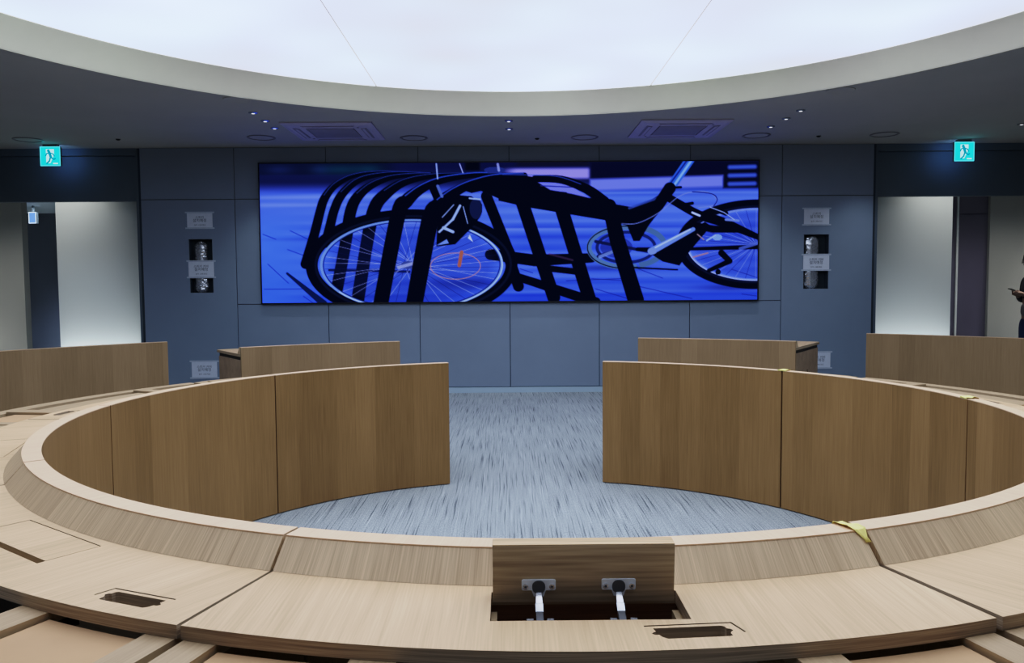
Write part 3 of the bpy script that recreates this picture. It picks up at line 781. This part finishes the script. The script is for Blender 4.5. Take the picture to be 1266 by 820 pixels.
for (x, y), lab in (((-4.223, 8.70), 'small dark round sensor on the ceiling at left'), ((3.452, 8.75), 'small dark round sensor on the ceiling at right'), ((.349, 8.80), 'small dark round sensor on the ceiling near the centre')):
    o = MB().lathe([(0, -.014), (.014, -.014), (.024, -.004), (.026, 0), (0, 0)], n=16).build('ceiling_sensor', M['dark'], None, (x, y, HC - .001)); tag(o, lab, 'sensor', 'small ceiling sensors')
for (x, y), lab in (((-2.33, 6.94), 'flush round speaker cover beside the cream rim at left'), ((2.83, 6.72), 'flush round speaker cover beside the cream rim at right')):
    o = MB().lathe([(0, -.003), (.10, -.003), (.112, -.006), (.118, -.004), (.118, 0), (0, 0)], n=32).build('ceiling_speaker', M['soffit'], None, (x, y, HC - .001)); tag(o, lab, 'speaker', 'flush ceiling speakers')

# ------------------------------------------------------------------ the desks
RCX, RCY, RI = 0.1305, 3.2301, 1.7693
HT, HD, TH = 0.776, 0.72, 0.023
def pt(r, a, r0): return (r * sin(R(a)), r0 - r * cos(R(a)))
def loc_poly(r, a, r0, pts):
    """points (t, d) in a tangent frame at radius r, angle a: t to the right, d outward"""
    bx, by = pt(r, a, r0); c_, s_ = cos(R(a)), sin(R(a))
    return [(bx + t_ * c_ + d_ * s_, by + t_ * s_ - d_ * c_) for t_, d_ in pts]

def desk(cx, cy, ri, a0, a1, mid, label, group, front, flap=None, hole=None, hole_side=-1, seat_detail=True, end_gaps=(0.0, 0.0), cut=False, name='council_desk', depth=.343):
    """one curved desk unit: angles in degrees from the side facing the viewer"""
    r0 = ri + .17
    loc = (cx + r0 * sin(R(mid)), cy - r0 * cos(R(mid)), 0)
    root = thing(name, label, 'desk', loc, R(mid), group)
    b0, b1 = a0 - mid + end_gaps[0], a1 - mid - end_gaps[1]
    ro, rb, rd = ri + .05, ri + .096, ri + depth
    g = math.degrees(.0015 / ri)
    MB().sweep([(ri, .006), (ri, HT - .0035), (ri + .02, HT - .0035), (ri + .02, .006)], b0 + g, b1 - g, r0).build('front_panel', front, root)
    # upstand: flat cap and sloping back
    up_ = MB().sweep([(ri - .001, HT - .003), (ri - .001, HT), (ro, HT), (ro, HT - .0025), (ri + .021, HT - .0025)], b0 + g, b1 - g, r0).build('upstand_cap', M['oak_cap'], root)
    MB().sweep([(ri + .021, HT - .003), (ro, HT - .003), (rb, HD + .0005), (ri + .021, HD + .0005)], b0 + g, b1 - g, r0).build('sloped_upstand', M['oak_slope'], root)
    # desktop with its openings
    n = max(8, int((b1 - b0) / 1.0))
    An = [b0 + g + (b1 - b0 - 2 * g) * i / n for i in range(n + 1)]
    outer = [pt(rd, a, r0) for a in An] + [pt(ri + .021, a, r0) for a in reversed(An)]
    loops = [outer]
    fl_r0, fl_r1, fw_ = ri + .1157, ri + .2347, .161
    if flap == 'open':
        loops.append(loc_poly(0, 0, r0, [(-fw_, fl_r0), (fw_, fl_r0), (fw_, fl_r1), (-fw_, fl_r1)]))
    elif flap == 'shut':
        gv = .0022
        loops.append(loc_poly(0, 0, r0, [(-fw_ - gv, fl_r0 - gv), (fw_ + gv, fl_r0 - gv), (fw_ + gv, fl_r1 + .004), (-fw_ - gv, fl_r1 + .004)]))
    if hole is not None:
        hr = ri + .2875
        s = hole_side
        shp = [(-.058, -.0185), (.050, -.0185), (.055, -.015), (.056, -.008), (.061, -.0065), (.064, -.001), (.059, .004), (.0565, .009), (.0575, .0165),
               (.052, .0185), (-.044, .0185), (-.051, .012), (-.054, .004), (-.060, .004), (-.064, -.001), (-.060, -.0055), (-.056, -.007)]
        shp = [(t_ * -s, d_) for t_, d_ in shp]
        gro = [(-.070, -.030), (.071, -.030), (.082, .006), (.0783, .0072), (.0683, -.0262), (-.070, -.0262)]
        gro = [(t_ * -s, d_) for t_, d_ in gro]
        loops.append(loc_poly(hr, hole, r0, shp)); loops.append(loc_poly(hr, hole, r0, gro))
    top = MB().prism(loops, HD - TH, HD, edge=False)
    top.build('desktop', M['oak_top'], root, smooth=False)
    eb = MB()
    for k, lp in enumerate(loops):
        L = 0.0
        for a, b_ in zip(lp, lp[1:] + lp[:1]):
            d = hypot(b_[0] - a[0], b_[1] - a[1])
            eb.face([(a[0], a[1], HD - TH), (b_[0], b_[1], HD - TH), (b_[0], b_[1], HD - .0004), (a[0], a[1], HD - .0004)], [(HD - TH, L), (HD - TH, L + d), (HD, L + d), (HD, L)])
            L += d
    eb.build('desktop_edge', M['oak_edge'], root)
    # wells under the openings
    if flap:
        mb = MB(); x1 = fw_ + .012; ya, yb = r0 - fl_r1 - .018, r0 - fl_r0 + .012; zb, zt = .575, HD - TH - .0005
        mb.box(-x1, x1, ya, yb, zb, zb + .008, 'x'); mb.box(-x1, x1, yb - .008, yb, zb + .008, zt, 'x'); mb.box(-x1, x1, ya, ya + .008, zb + .008, zt, 'x')
        mb.box(-x1, -x1 + .008, ya + .008, yb - .008, zb + .008, zt, 'y'); mb.box(x1 - .008, x1, ya + .008, yb - .008, zb + .008, zt, 'y')
        well = mb.build('cable_well', M['walnut' if flap == 'open' else 'walnut_shaded'], root)
        if flap == 'open':
            for s in (-1, 1):
                MB().box(min(s * (fw_ - .010), s * (fw_ + .003)), max(s * (fw_ - .010), s * (fw_ + .003)), ya + .009, yb - .030, .655, zt - .004, 'y').build('well_side_batten', M['plywood'], well)
    if hole is not None:
        mb = MB(); z0_, z1_ = .655, HD - TH - .0005
        o4 = loc_poly(hr, hole, r0, [(-.09, -.038), (.09, -.038), (.09, .030), (-.09, .030)])
        i4 = loc_poly(hr, hole, r0, [(-.066, -.022), (.066, -.022), (.066, .022), (-.066, .022)])
        mb.prism([o4, i4], z0_, z1_)
        mb.prism([o4], z0_ - .006, z0_ - .0003)
        mb.build('socket_box', M['socket_wood'], root)
    if flap == 'shut':
        mb = MB().prism([loc_poly(0, 0, r0, [(-fw_ + .0006, fl_r0 + .0006), (fw_ - .0006, fl_r0 + .0006), (fw_ - .0006, fl_r1 - .0125), (-fw_ + .0006, fl_r1 - .0125)])], HD - .020, HD - .0002)
        mb.build('flap', M['oak_top'], root, smooth=False)
    if flap == 'open':
        fl = bpy.data.objects.new('flap', None)
        lx0, lx1 = -.158, .1505
        lean = R(4)
        # local frame: y axis inward (away from viewer), pivot at the flap's lower face edge
        piv = Vector((0, r0 - (RCY - 1.308), .7165))
        rot = Matrix.Translation(piv) @ Matrix.Rotation(lean, 4, 'X')
        mb = MB().box(lx0, lx1, 0, .030, 0, .1005, 'x', rot)
        fl = mb.build('flap', M['oak_flap'], root, bevel=.0012)
        MB().box(lx0 + .0005, lx1 - .0005, .0006, .0294, .1007, .1018, 'x', rot).build('flap_top_edge', M['oak_flap_edge'], fl)
        for hx in (-.080, .0555):
            mb = MB()
            # flange plate with rounded corners
            def rr(w, h, rad, cx_=0, cz_=0, k=5):
                pts = []
                for (sx, sz, st_) in ((1, 1, 0), (-1, 1, 90), (-1, -1, 180), (1, -1, 270)):
                    for i in range(k + 1):
                        a = R(st_ + 90 * i / k); pts.append((cx_ + sx * (w / 2 - rad) + rad * cos(a), cz_ + sz * (h / 2 - rad) + rad * sin(a)))
                return pts
            PM = rot @ Matrix.Translation((hx, 0, 0)) @ XZ
            mb.prism([rr(.058, .0195, .003, 0, .0315)], -.0022, -.0001, mat=PM)
            mb.prism([[(-.0125, .023), (.0125, .023), (.0085, .0115), (-.0085, .0115)]], -.0030, -.0001, mat=PM)
            hg = mb.build('hinge', M['steel_dark'], root, smooth=False, bevel=.0005)
            mb = MB()
            mb.prism([rr(.022, .022, .0095, 0, .0285)], -.0042, -.0023, mat=PM)
            mb.build('hinge_cup', M['cup'], hg)
            for s in (-1, 1):
                mb = MB(); c_ = Vector((hx + s * .0222, 0, .0295))
                mb.prism([[(.0046 * cos(a * pi / 8), .0046 * sin(a * pi / 8)) for a in range(16)]], -.0046, -.0023, mat=rot @ Matrix.Translation(c_) @ XZ)
                sw = mb.build('screw', M['chrome'], hg)
                MB().prism([[(.0022 * cos(a * pi / 3), .0022 * sin(a * pi / 3)) for a in range(6)]], -.0050, -.0047, mat=rot @ Matrix.Translation(c_) @ XZ).build('screw_socket', M['cup'], hg)
            mb = MB().box(-.0155, .0155, -.0036, -.0023, .0398, .0412, 'x', rot @ Matrix.Translation((hx, 0, 0)))
            # knuckle arm: bright upper link, dark lower link, mounting block
            def link(y0, z0, y1, z1, w0, w1, th, nm, mt):
                mb = MB(); dy, dz = y1 - y0, z1 - z0; L = hypot(dy, dz); ny, nz = -dz / L * th / 2, dy / L * th / 2
                q = [(hx - w0 / 2, y0, z0), (hx + w0 / 2, y0, z0), (hx + w1 / 2, y1, z1), (hx - w1 / 2, y1, z1)]
                aa = [(x, y + ny, z + nz) for x, y, z in q]; bb = [(x, y - ny, z - nz) for x, y, z in q]
                mb.face(aa); mb.face(bb)
                for i in range(4): mb.face([aa[i], aa[(i + 1) % 4], bb[(i + 1) % 4], bb[i]])
                return mb.build(nm, mt, hg, bevel=.0006)
            P0 = rot @ Vector((0, -.004, .018))
            link(P0.y, P0.z, P0.y - .017, .7225, .0095, .0115, .005, 'hinge_arm', M['chrome'])
            link(P0.y - .017, .7220, P0.y - .030, .7120, .0130, .0130, .008, 'hinge_knuckle', M['steel'])
            link(P0.y - .030, .7115, P0.y - .066, .6980, .0120, .0120, .010, 'hinge_body', M['hinge_grey'])
            for s in (-1, 1):
                MB().box(hx + s * .0165 - .0055, hx + s * .0165 + .0055, P0.y - .064, P0.y - .056, .7115, .7145, 'x').build('mount_wing', M['chrome'], hg)
    # supports: end gables, shelf with radial battens
    for s, be in ((-1, b0), (1, b1)):
        a = be - s * math.degrees(.016 / ri)
        x, y = pt((ri + rd) / 2, a, r0)
        mt = Matrix.Translation((x, y, 0)) @ Matrix.Rotation(R(a), 4, 'Z')
        ln = (rd - ri - .07) / 2
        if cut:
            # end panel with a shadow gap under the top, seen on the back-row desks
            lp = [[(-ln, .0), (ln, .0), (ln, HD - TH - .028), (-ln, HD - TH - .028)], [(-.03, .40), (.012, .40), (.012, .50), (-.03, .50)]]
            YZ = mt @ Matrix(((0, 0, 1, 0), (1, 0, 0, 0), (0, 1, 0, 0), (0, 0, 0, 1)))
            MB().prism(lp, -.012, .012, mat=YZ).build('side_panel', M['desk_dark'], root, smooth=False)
            MB().box(-.008, .008, -ln + .01, ln - .01, HD - TH - .0275, HD - TH - .0005, 'y', mt).build('shadow_gap_fill', M['dark'], root)  # dark strip standing in for the shade under the top
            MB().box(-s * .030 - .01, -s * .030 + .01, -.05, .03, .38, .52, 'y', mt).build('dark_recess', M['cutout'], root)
        else:
            MB().box(-.010, .010, -ln, ln, .0, HD - TH - .024, 'z', mt).build('side_panel', M['oak_front'], root)
    if seat_detail:
        zb0, zb1 = HD - TH - .022, HD - TH - .0006
        half = 18.0
        rm = ri + .40
        for a, wd in ((b0 + .98, .060), (-9.1, .072), (9.1, .072), (b1 - .98, .060)):
            mt = Matrix.Translation((0, r0, 0)) @ Matrix.Rotation(R(a), 4, 'Z')
            MB().box(-wd / 2, wd / 2, -(ri + .680), -(ri + .20), zb0, zb1, 'y', mt).build('batten', M['oak_batten'], root)
            MB().box(-.010, .010, -(ri + .60), -(ri + .345), .0, zb0 - .031, 'z', mt).build('leg_panel', M['oak_front'], root)
        for s in (-1, 1):
            a_, c_ = (10.25, b1 - 1.95) if s > 0 else (b0 + 1.95, -10.25)
            MB().sweep([(ri + .345, zb0 - .004), (ri + .345, zb1 - .010), (ri + .625, zb1 - .010), (ri + .625, zb0 - .004)], a_, c_, r0, grain='arc').build('shelf_board', M['mdf'], root)
        MB().sweep([(ri + .47, zb0 - .004), (ri + .47, zb1 - .010), (ri + .625, zb1 - .010), (ri + .625, zb0 - .004)], -7.95, 7.95, r0, grain='arc').build('shelf_board', M['oak_batten'], root)
        MB().sweep([(ri + .60, zb0 - .030), (ri + .60, zb0 - .024), (ri + .72, zb0 - .024), (ri + .72, zb0 - .030)], max(b0, -17.9), min(b1, 17.9), r0, grain='arc').build('slot_shade_strip', M['dark'], root)  # dark strip that paints shade into the slot before the outer rail
        MB().sweep([(ri + .6815, zb0 - .004), (ri + .6815, zb1 - .008), (ri + .76, zb1 - .008), (ri + .76, zb0 - .004)], max(b0, -17.9), min(b1, 17.9), r0, grain='arc').build('outer_rail', M['oak_batten'], root)
    return root

RING = 'curved desks of the ring'
ringspec = [
    # a0, a1, mid, label, flap, hole(rel deg), side, gaps
    (-18.05, 18.0, 0, 'nearest curved oak desk of the ring, its hinged flap standing open', 'open', 4.25, -1, (.03, .12)),
    (-54.1, -18.1, -36.1, 'curved oak desk just left of the nearest one, flap shut beside a dark slot', 'shut', 13.85, 1, (.03, .03)),
    (-90.0, -54.15, -72.1, 'curved oak ring desk at the far left edge of the photo', 'shut', 13.85, 1, (.03, .03)),
    (-127.3, -90.05, -108.2, 'curved oak desk at left of the ring, behind the far left edge desk', 'shut', 13.85, 1, (.03, .03)),
    (-163.7, -127.4, -145.5, 'curved oak desk ending at the left side of the gap facing the screen', 'shut', 10.0, 1, (.03, 0)),
    (18.0, 53.9, 36.0, 'curved oak desk just right of the nearest one, across the wide dark joint', 'shut', 12.0, -1, (.14, .03)),
    (53.95, 89.3, 71.6, 'curved oak desk at the far right edge of the photo, mostly out of frame', 'shut', 12.0, -1, (.03, .03)),
    (89.35, 128.1, 108.2, 'curved oak ring desk between two yellow tape scraps on the right side', 'shut', -10.5, 1, (.06, .05)),
    (128.2, 164.6, 146.2, 'curved oak desk ending at the right side of the gap facing the screen', 'shut', 10.0, -1, (.05, 0)),
]
for a0, a1, mid, lab, flp, hol, hs, gp in ringspec:
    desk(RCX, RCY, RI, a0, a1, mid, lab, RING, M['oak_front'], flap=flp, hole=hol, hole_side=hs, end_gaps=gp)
BACK = 'curved desks of the back row'
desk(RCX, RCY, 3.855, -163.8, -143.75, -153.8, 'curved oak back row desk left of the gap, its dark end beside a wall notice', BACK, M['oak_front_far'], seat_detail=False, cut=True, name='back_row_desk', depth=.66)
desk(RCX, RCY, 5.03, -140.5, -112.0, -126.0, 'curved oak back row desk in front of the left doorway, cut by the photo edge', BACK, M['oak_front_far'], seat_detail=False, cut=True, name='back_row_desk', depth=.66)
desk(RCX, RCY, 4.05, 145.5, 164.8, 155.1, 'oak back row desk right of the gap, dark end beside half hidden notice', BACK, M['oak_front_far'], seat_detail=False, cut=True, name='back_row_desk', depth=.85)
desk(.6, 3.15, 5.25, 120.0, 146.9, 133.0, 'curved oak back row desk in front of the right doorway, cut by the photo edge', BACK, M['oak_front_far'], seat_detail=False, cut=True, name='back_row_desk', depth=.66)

# ------------------------------------------------------------------ bits of tape on the desks
def tape(a, width, label, mat=M['tape'], drape=True, cx=RCX, cy=RCY, skew=0.3, z=HT, rr0=RI + .002):
    """crumpled strip over the cap and down the slope"""
    path = [(RI - .002, HT - .002), (RI - .002, HT + .0015), (RI + .018, HT + .0016), (RI + .034, HT + .0035), (RI + .0505, HT + .001), (RI + .062, HT - .013), (RI + .068, HT - .019)] if drape else \
           [(rr0, z + .001), (rr0 + .02, z + .004), (rr0 + .04, z + .001)]
    n = 5; g = []
    for i, (r, zz) in enumerate(path):
        row = []
        for j in range(n):
            t_ = (j / (n - 1) - .5) * width * (1.0 - (.55 if drape and i > 4 else 0) * 1.0) + skew * i * .006 + (random.uniform(-.002, .002))
            lift = random.uniform(0, .004) if 0 < i < len(path) - 1 else 0.0
            row.append(((r) * sin(R(a)) + t_ * cos(R(a)), -(r) * cos(R(a)) + t_ * sin(R(a)), zz + lift + .0006))
        g.append(row)
    bx, by, bz = g[len(g) // 2][2]
    mb = MB()
    for i in range(len(g) - 1):
        for j in range(n - 1):
            q = [g[i][j], g[i][j + 1], g[i + 1][j + 1], g[i + 1][j]]
            mb.face([(p[0] - bx, p[1] - by, p[2] - bz) for p in q])
    o = mb.build('tape_scrap', mat, None, (cx + bx, cy + by, bz), angle=15)
    sol = o.modifiers.new('thick', 'SOLIDIFY'); sol.thickness = .0004
    return tag(o, label, 'tape', 'scraps of tape on the desk ring')
tape(17.25, .024, 'crumpled yellow tape on the near desk beside the wide joint', skew=.5)
tape(128.1, .055, 'yellow tape at the joint of the far right ring desks, below the back row desk')
tape(90.2, .050, 'yellow tape at the joint on the right side of the ring')
tape(-123.5, .05, 'small pale tape scrap on the far left outer edge of the ring', M['tape_pale'], drape=False, rr0=RI + .29, z=HD)

# ------------------------------------------------------------------ the person at the right edge
def skin_mesh(name, joints, edges, mat, parent, sub=2):
    me = bpy.data.meshes.new(name)
    keys = list(joints); ix = {k: i for i, k in enumerate(keys)}
    me.from_pydata([joints[k][0] for k in keys], [(ix[a], ix[b_]) for a, b_ in edges], [])
    o = bpy.data.objects.new(name, me); col.objects.link(o)
    o.modifiers.new('skin', 'SKIN')
    if not me.skin_vertices:
        bpy.context.view_layer.objects.active = o
    for i, k in enumerate(keys):
        r = joints[k][1]; r = r if isinstance(r, tuple) else (r, r)
        me.skin_vertices[0].data[i].radius = r
        me.skin_vertices[0].data[i].use_root = (i == 0)
    sb = o.modifiers.new('sub', 'SUBSURF'); sb.levels = sub; sb.render_levels = sub
    bpy.context.view_layer.update()
    new = bpy.data.meshes.new_from_object(o.evaluated_get(bpy.context.evaluated_depsgraph_get()))
    bpy.data.objects.remove(o); bpy.data.meshes.remove(me)
    new.materials.clear(); new.materials.append(mat)
    new.polygons.foreach_set('use_smooth', [True] * len(new.polygons)); new.name = name
    o = bpy.data.objects.new(name, new); col.objects.link(o); o.parent = parent
    return o
PX, PY = 6.638, 9.86
per = thing('person', 'person at the right edge in dark jacket and blue trousers, holding a phone', 'person', (PX, PY, 0))
# local frame: faces -x; y is sideways
J = {'pelvis': ((0, 0, .86), (.10, .13)), 'belly': ((-.005, 0, .98), (.095, .125)), 'chest': ((.0, 0, 1.16), (.105, .15)), 'collar': ((.015, 0, 1.30), (.07, .10)),
     'neck': ((.0, 0, 1.37), .05), 'skull0': ((-.022, 0, 1.44), (.066, .060)), 'skull': ((-.025, 0, 1.52), (.092, .074)), 'crown': ((-.015, 0, 1.575), (.07, .06)),
     'brow': ((-.07, 0, 1.50), (.045, .05)), 'nose': ((-.132, 0, 1.462), (.012, .012)), 'chin': ((-.085, 0, 1.405), (.026, .03))}
E_ = [('pelvis', 'belly'), ('belly', 'chest'), ('chest', 'collar'), ('collar', 'neck'), ('neck', 'skull0'), ('skull0', 'skull'), ('skull', 'crown'), ('skull', 'brow'), ('brow', 'nose'), ('skull0', 'chin')]
def arm_leg(s):
    n = lambda k: k + ('_l' if s > 0 else '_r')
    J[n('shoulder')] = ((.01, s * .17, 1.27), .055); J[n('elbow')] = ((.0, s * .20, 1.02), .042)
    J[n('wrist')] = ((-.165, s * .075, 1.105), .027); J[n('palm')] = ((-.215, s * .055, 1.12), (.030, .018))
    E_.extend([('collar', n('shoulder')), (n('shoulder'), n('elbow')), (n('elbow'), n('wrist')), (n('wrist'), n('palm'))])
    for i, (dy, L) in enumerate(((-.012, .050), (-.004, .058), (.004, .055), (.012, .045))):
        f1, f2 = n('f%d' % i), n('g%d' % i)
        J[f1] = ((-.240, s * (.050 + dy * .4), 1.108 + i * .011), .0085); J[f2] = ((-.245 - L * .25, s * (.022 + dy * .3), 1.118 + i * .012), .0075)
        E_.extend([(n('palm'), f1), (f1, f2)])
    J[n('th0')] = ((-.205, s * .035, 1.145), .010); J[n('th1')] = ((-.228, s * .018, 1.163), .0085)
    E_.extend([(n('palm'), n('th0')), (n('th0'), n('th1'))])
    J[n('hip')] = ((0, s * .09, .80), .088); J[n('knee')] = ((-.015, s * .095, .46), .056); J[n('ankle')] = ((.01, s * .1, .085), .038); J[n('toe')] = ((-.14, s * .11, .035), (.034, .028))
    E_.extend([('pelvis', n('hip')), (n('hip'), n('knee')), (n('knee'), n('ankle')), (n('ankle'), n('toe'))])
arm_leg(1); arm_leg(-1)
skin_mesh('body', J, E_, M['skin'], per)
sub = lambda ks, es, add=0.0, over={}: ({k: over.get(k, (J[k][0], tuple(r + add for r in (J[k][1] if isinstance(J[k][1], tuple) else (J[k][1], J[k][1]))))) for k in ks}, es)
ks = ['belly', 'chest', 'collar'] + [k + s for s in ('_l', '_r') for k in ('shoulder', 'elbow')]
jj, ee = sub(ks, [('belly', 'chest'), ('chest', 'collar')] + [e for s in ('_l', '_r') for e in (('collar', 'shoulder' + s), ('shoulder' + s, 'elbow' + s))], .016)
for s in ('_l', '_r'):
    sg = 1 if s == '_l' else -1
    jj['cuff' + s] = ((-.135, sg * .092, 1.09), .042); ee.append(('elbow' + s, 'cuff' + s))
skin_mesh('jacket', jj, ee, M['jacket'], per)
skin_mesh('shirt', {'a': ((-.005, 0, .80), (.124, .155)), 'b': ((-.008, 0, .92), (.122, .15)), 'c': ((-.005, 0, 1.02), (.112, .142))}, [('a', 'b'), ('b', 'c')], M['shirt'], per)
jj = {'pelvis': ((0, 0, .90), (.10, .13))}; ee = []
for s in ('_l', '_r'):
    sg = 1 if s == '_l' else -1
    jj['hip' + s] = ((-.005, sg * .09, .70), (.118, .10)); jj['knee' + s] = ((-.012, sg * .095, .44), .088); jj['hem' + s] = ((.008, sg * .1, .10), .062)
    ee += [('pelvis', 'hip' + s), ('hip' + s, 'knee' + s), ('knee' + s, 'hem' + s)]
skin_mesh('trousers', jj, ee, M['trousers'], per)
skin_mesh('hair', {'a': ((.005, 0, 1.56), (.098, .086)), 'b': ((.045, 0, 1.50), (.078, .08)), 'c': ((.055, 0, 1.43), (.05, .062)), 'd': ((-.055, 0, 1.575), (.062, .07)), 'e': ((-.110, 0, 1.535), (.026, .05))}, [('a', 'b'), ('b', 'c'), ('a', 'd'), ('d', 'e')], M['hair'], per)
for s in (-1, 1):
    skin_mesh('shoe', {'h': ((.035, s * .1, .045), (.042, .042)), 'm': ((-.06, s * .105, .045), (.042, .042)), 't': ((-.16, s * .112, .036), (.034, .034))}, [('h', 'm'), ('m', 't')], M['shoe'], per)
    e_ = MB(); e_.lathe([(0, -.010), (.007, -.007), (.010, 0), (.007, .007), (0, .010)], n=10); e_.build('eye', M['hair'], per, (-.112, s * .032, 1.485))
mt = Matrix.Rotation(R(-28), 4, 'Y')
ph = MB().box(-.062, .062, -.034, .034, -.004, .004, 'x').build('mobile_phone', M['phone'], None, (PX - .255, PY, 1.160), bevel=.002)
ph.rotation_euler = (0, R(20), 0)
tag(ph, 'dark mobile phone held by the person at the right edge', 'phone')

# ------------------------------------------------------------------ added fill lights for the corridors and far floor
def area(name, loc, sx, sy, power, colr, rot=(0, 0, 0)):
    ld = bpy.data.lights.new(name, 'AREA'); ld.shape = 'RECTANGLE'; ld.size = sx; ld.size_y = sy; ld.energy = power; ld.color = colr
    ld.spread = R(75)
    o = bpy.data.objects.new(name, ld); col.objects.link(o); o.location = loc; o.rotation_euler = rot
    return o
area('corridor_fill_top', (-6.2, 9.62, 2.88), 2.5, .3, 12, (1, .98, .93))  # added area lights brightening the corridors, no fitting in view
area('corridor_fill_top', (6.2, 9.62, 2.88), 2.5, .3, 12, (1, .98, .93))
area('corridor_fill_low', (-5.0, 9.50, .12), 1.2, .12, 1.9, (.90, .97, 1.0), (R(150), 0, 0))  # added lights hidden behind the back row, brighten the lower corridor walls
area('corridor_fill_low', (5.0, 9.50, .12), 1.2, .12, 1.9, (.90, .97, 1.0), (R(150), 0, 0))
area('corridor_fill', (-7.2, 9.60, 2.0), 1.0, .3, 9, (1, .98, .95), (R(0), 0, 0))
area('corridor_fill', (7.6, 9.60, 2.8), 1.0, .3, 14, (1, .98, .95), (R(0), 0, 0))
area('passage_fill', (-6.6, 12.0, 2.47), 1.5, .5, 26, (.75, .85, 1))  # added light lifting the dark passage, no fitting in view

for (x, y), lab in dls:  # added spots brighten the far floor; the downlights themselves are unlit
    ld = bpy.data.lights.new('floor_fill_spot', 'SPOT'); ld.energy = 30; ld.color = (.78, .87, 1.0); ld.spot_size = R(92); ld.spot_blend = 1.0; ld.shadow_soft_size = .01
    o = bpy.data.objects.new('floor_fill_spot', ld); col.objects.link(o); o.location = (x, y, HC - .014)
w = bpy.data.worlds.new('world'); sc.world = w; w.use_nodes = True
w.node_tree.nodes['Background'].inputs[0].default_value = (.3, .35, .45, 1); w.node_tree.nodes['Background'].inputs[1].default_value = .15

sc.view_settings.view_transform = 'Standard'
# camera tone curve: lifts the mid tones, rolls off the luminous ceiling
vs_ = sc.view_settings; vs_.use_curve_mapping = True
cmap = vs_.curve_mapping; cmap.white_level = (2.5, 2.5, 2.5); cmap.use_clip = False
TC = [(0, 0), (.03, .024), (.07, .075), (.14, .18), (.25, .345), (.4, .53), (.55, .66)]
HI = [[(.75, .715), (1.1, .725), (1.7, .80), (2.5, .93)], [(.75, .72), (1.1, .765), (1.7, .845), (2.5, .95)], [(.75, .73), (1.1, .81), (1.7, .915), (2.5, .98)]]
for ch in range(3):
    crv = cmap.curves[ch]; pts_ = TC + HI[ch]
    while len(crv.points) < len(pts_): crv.points.new(.5, .5)
    for p_, (a_, b_) in zip(crv.points, pts_): p_.location = (a_ / 2.5, b_); p_.handle_type = 'AUTO_CLAMPED'
cmap.update()
sc.view_settings.look = 'None'
sc.view_settings.exposure = 0.0
sc.cycles.use_denoising = True
sc.cycles.max_bounces = 8
sc.cycles.diffuse_bounces = 5
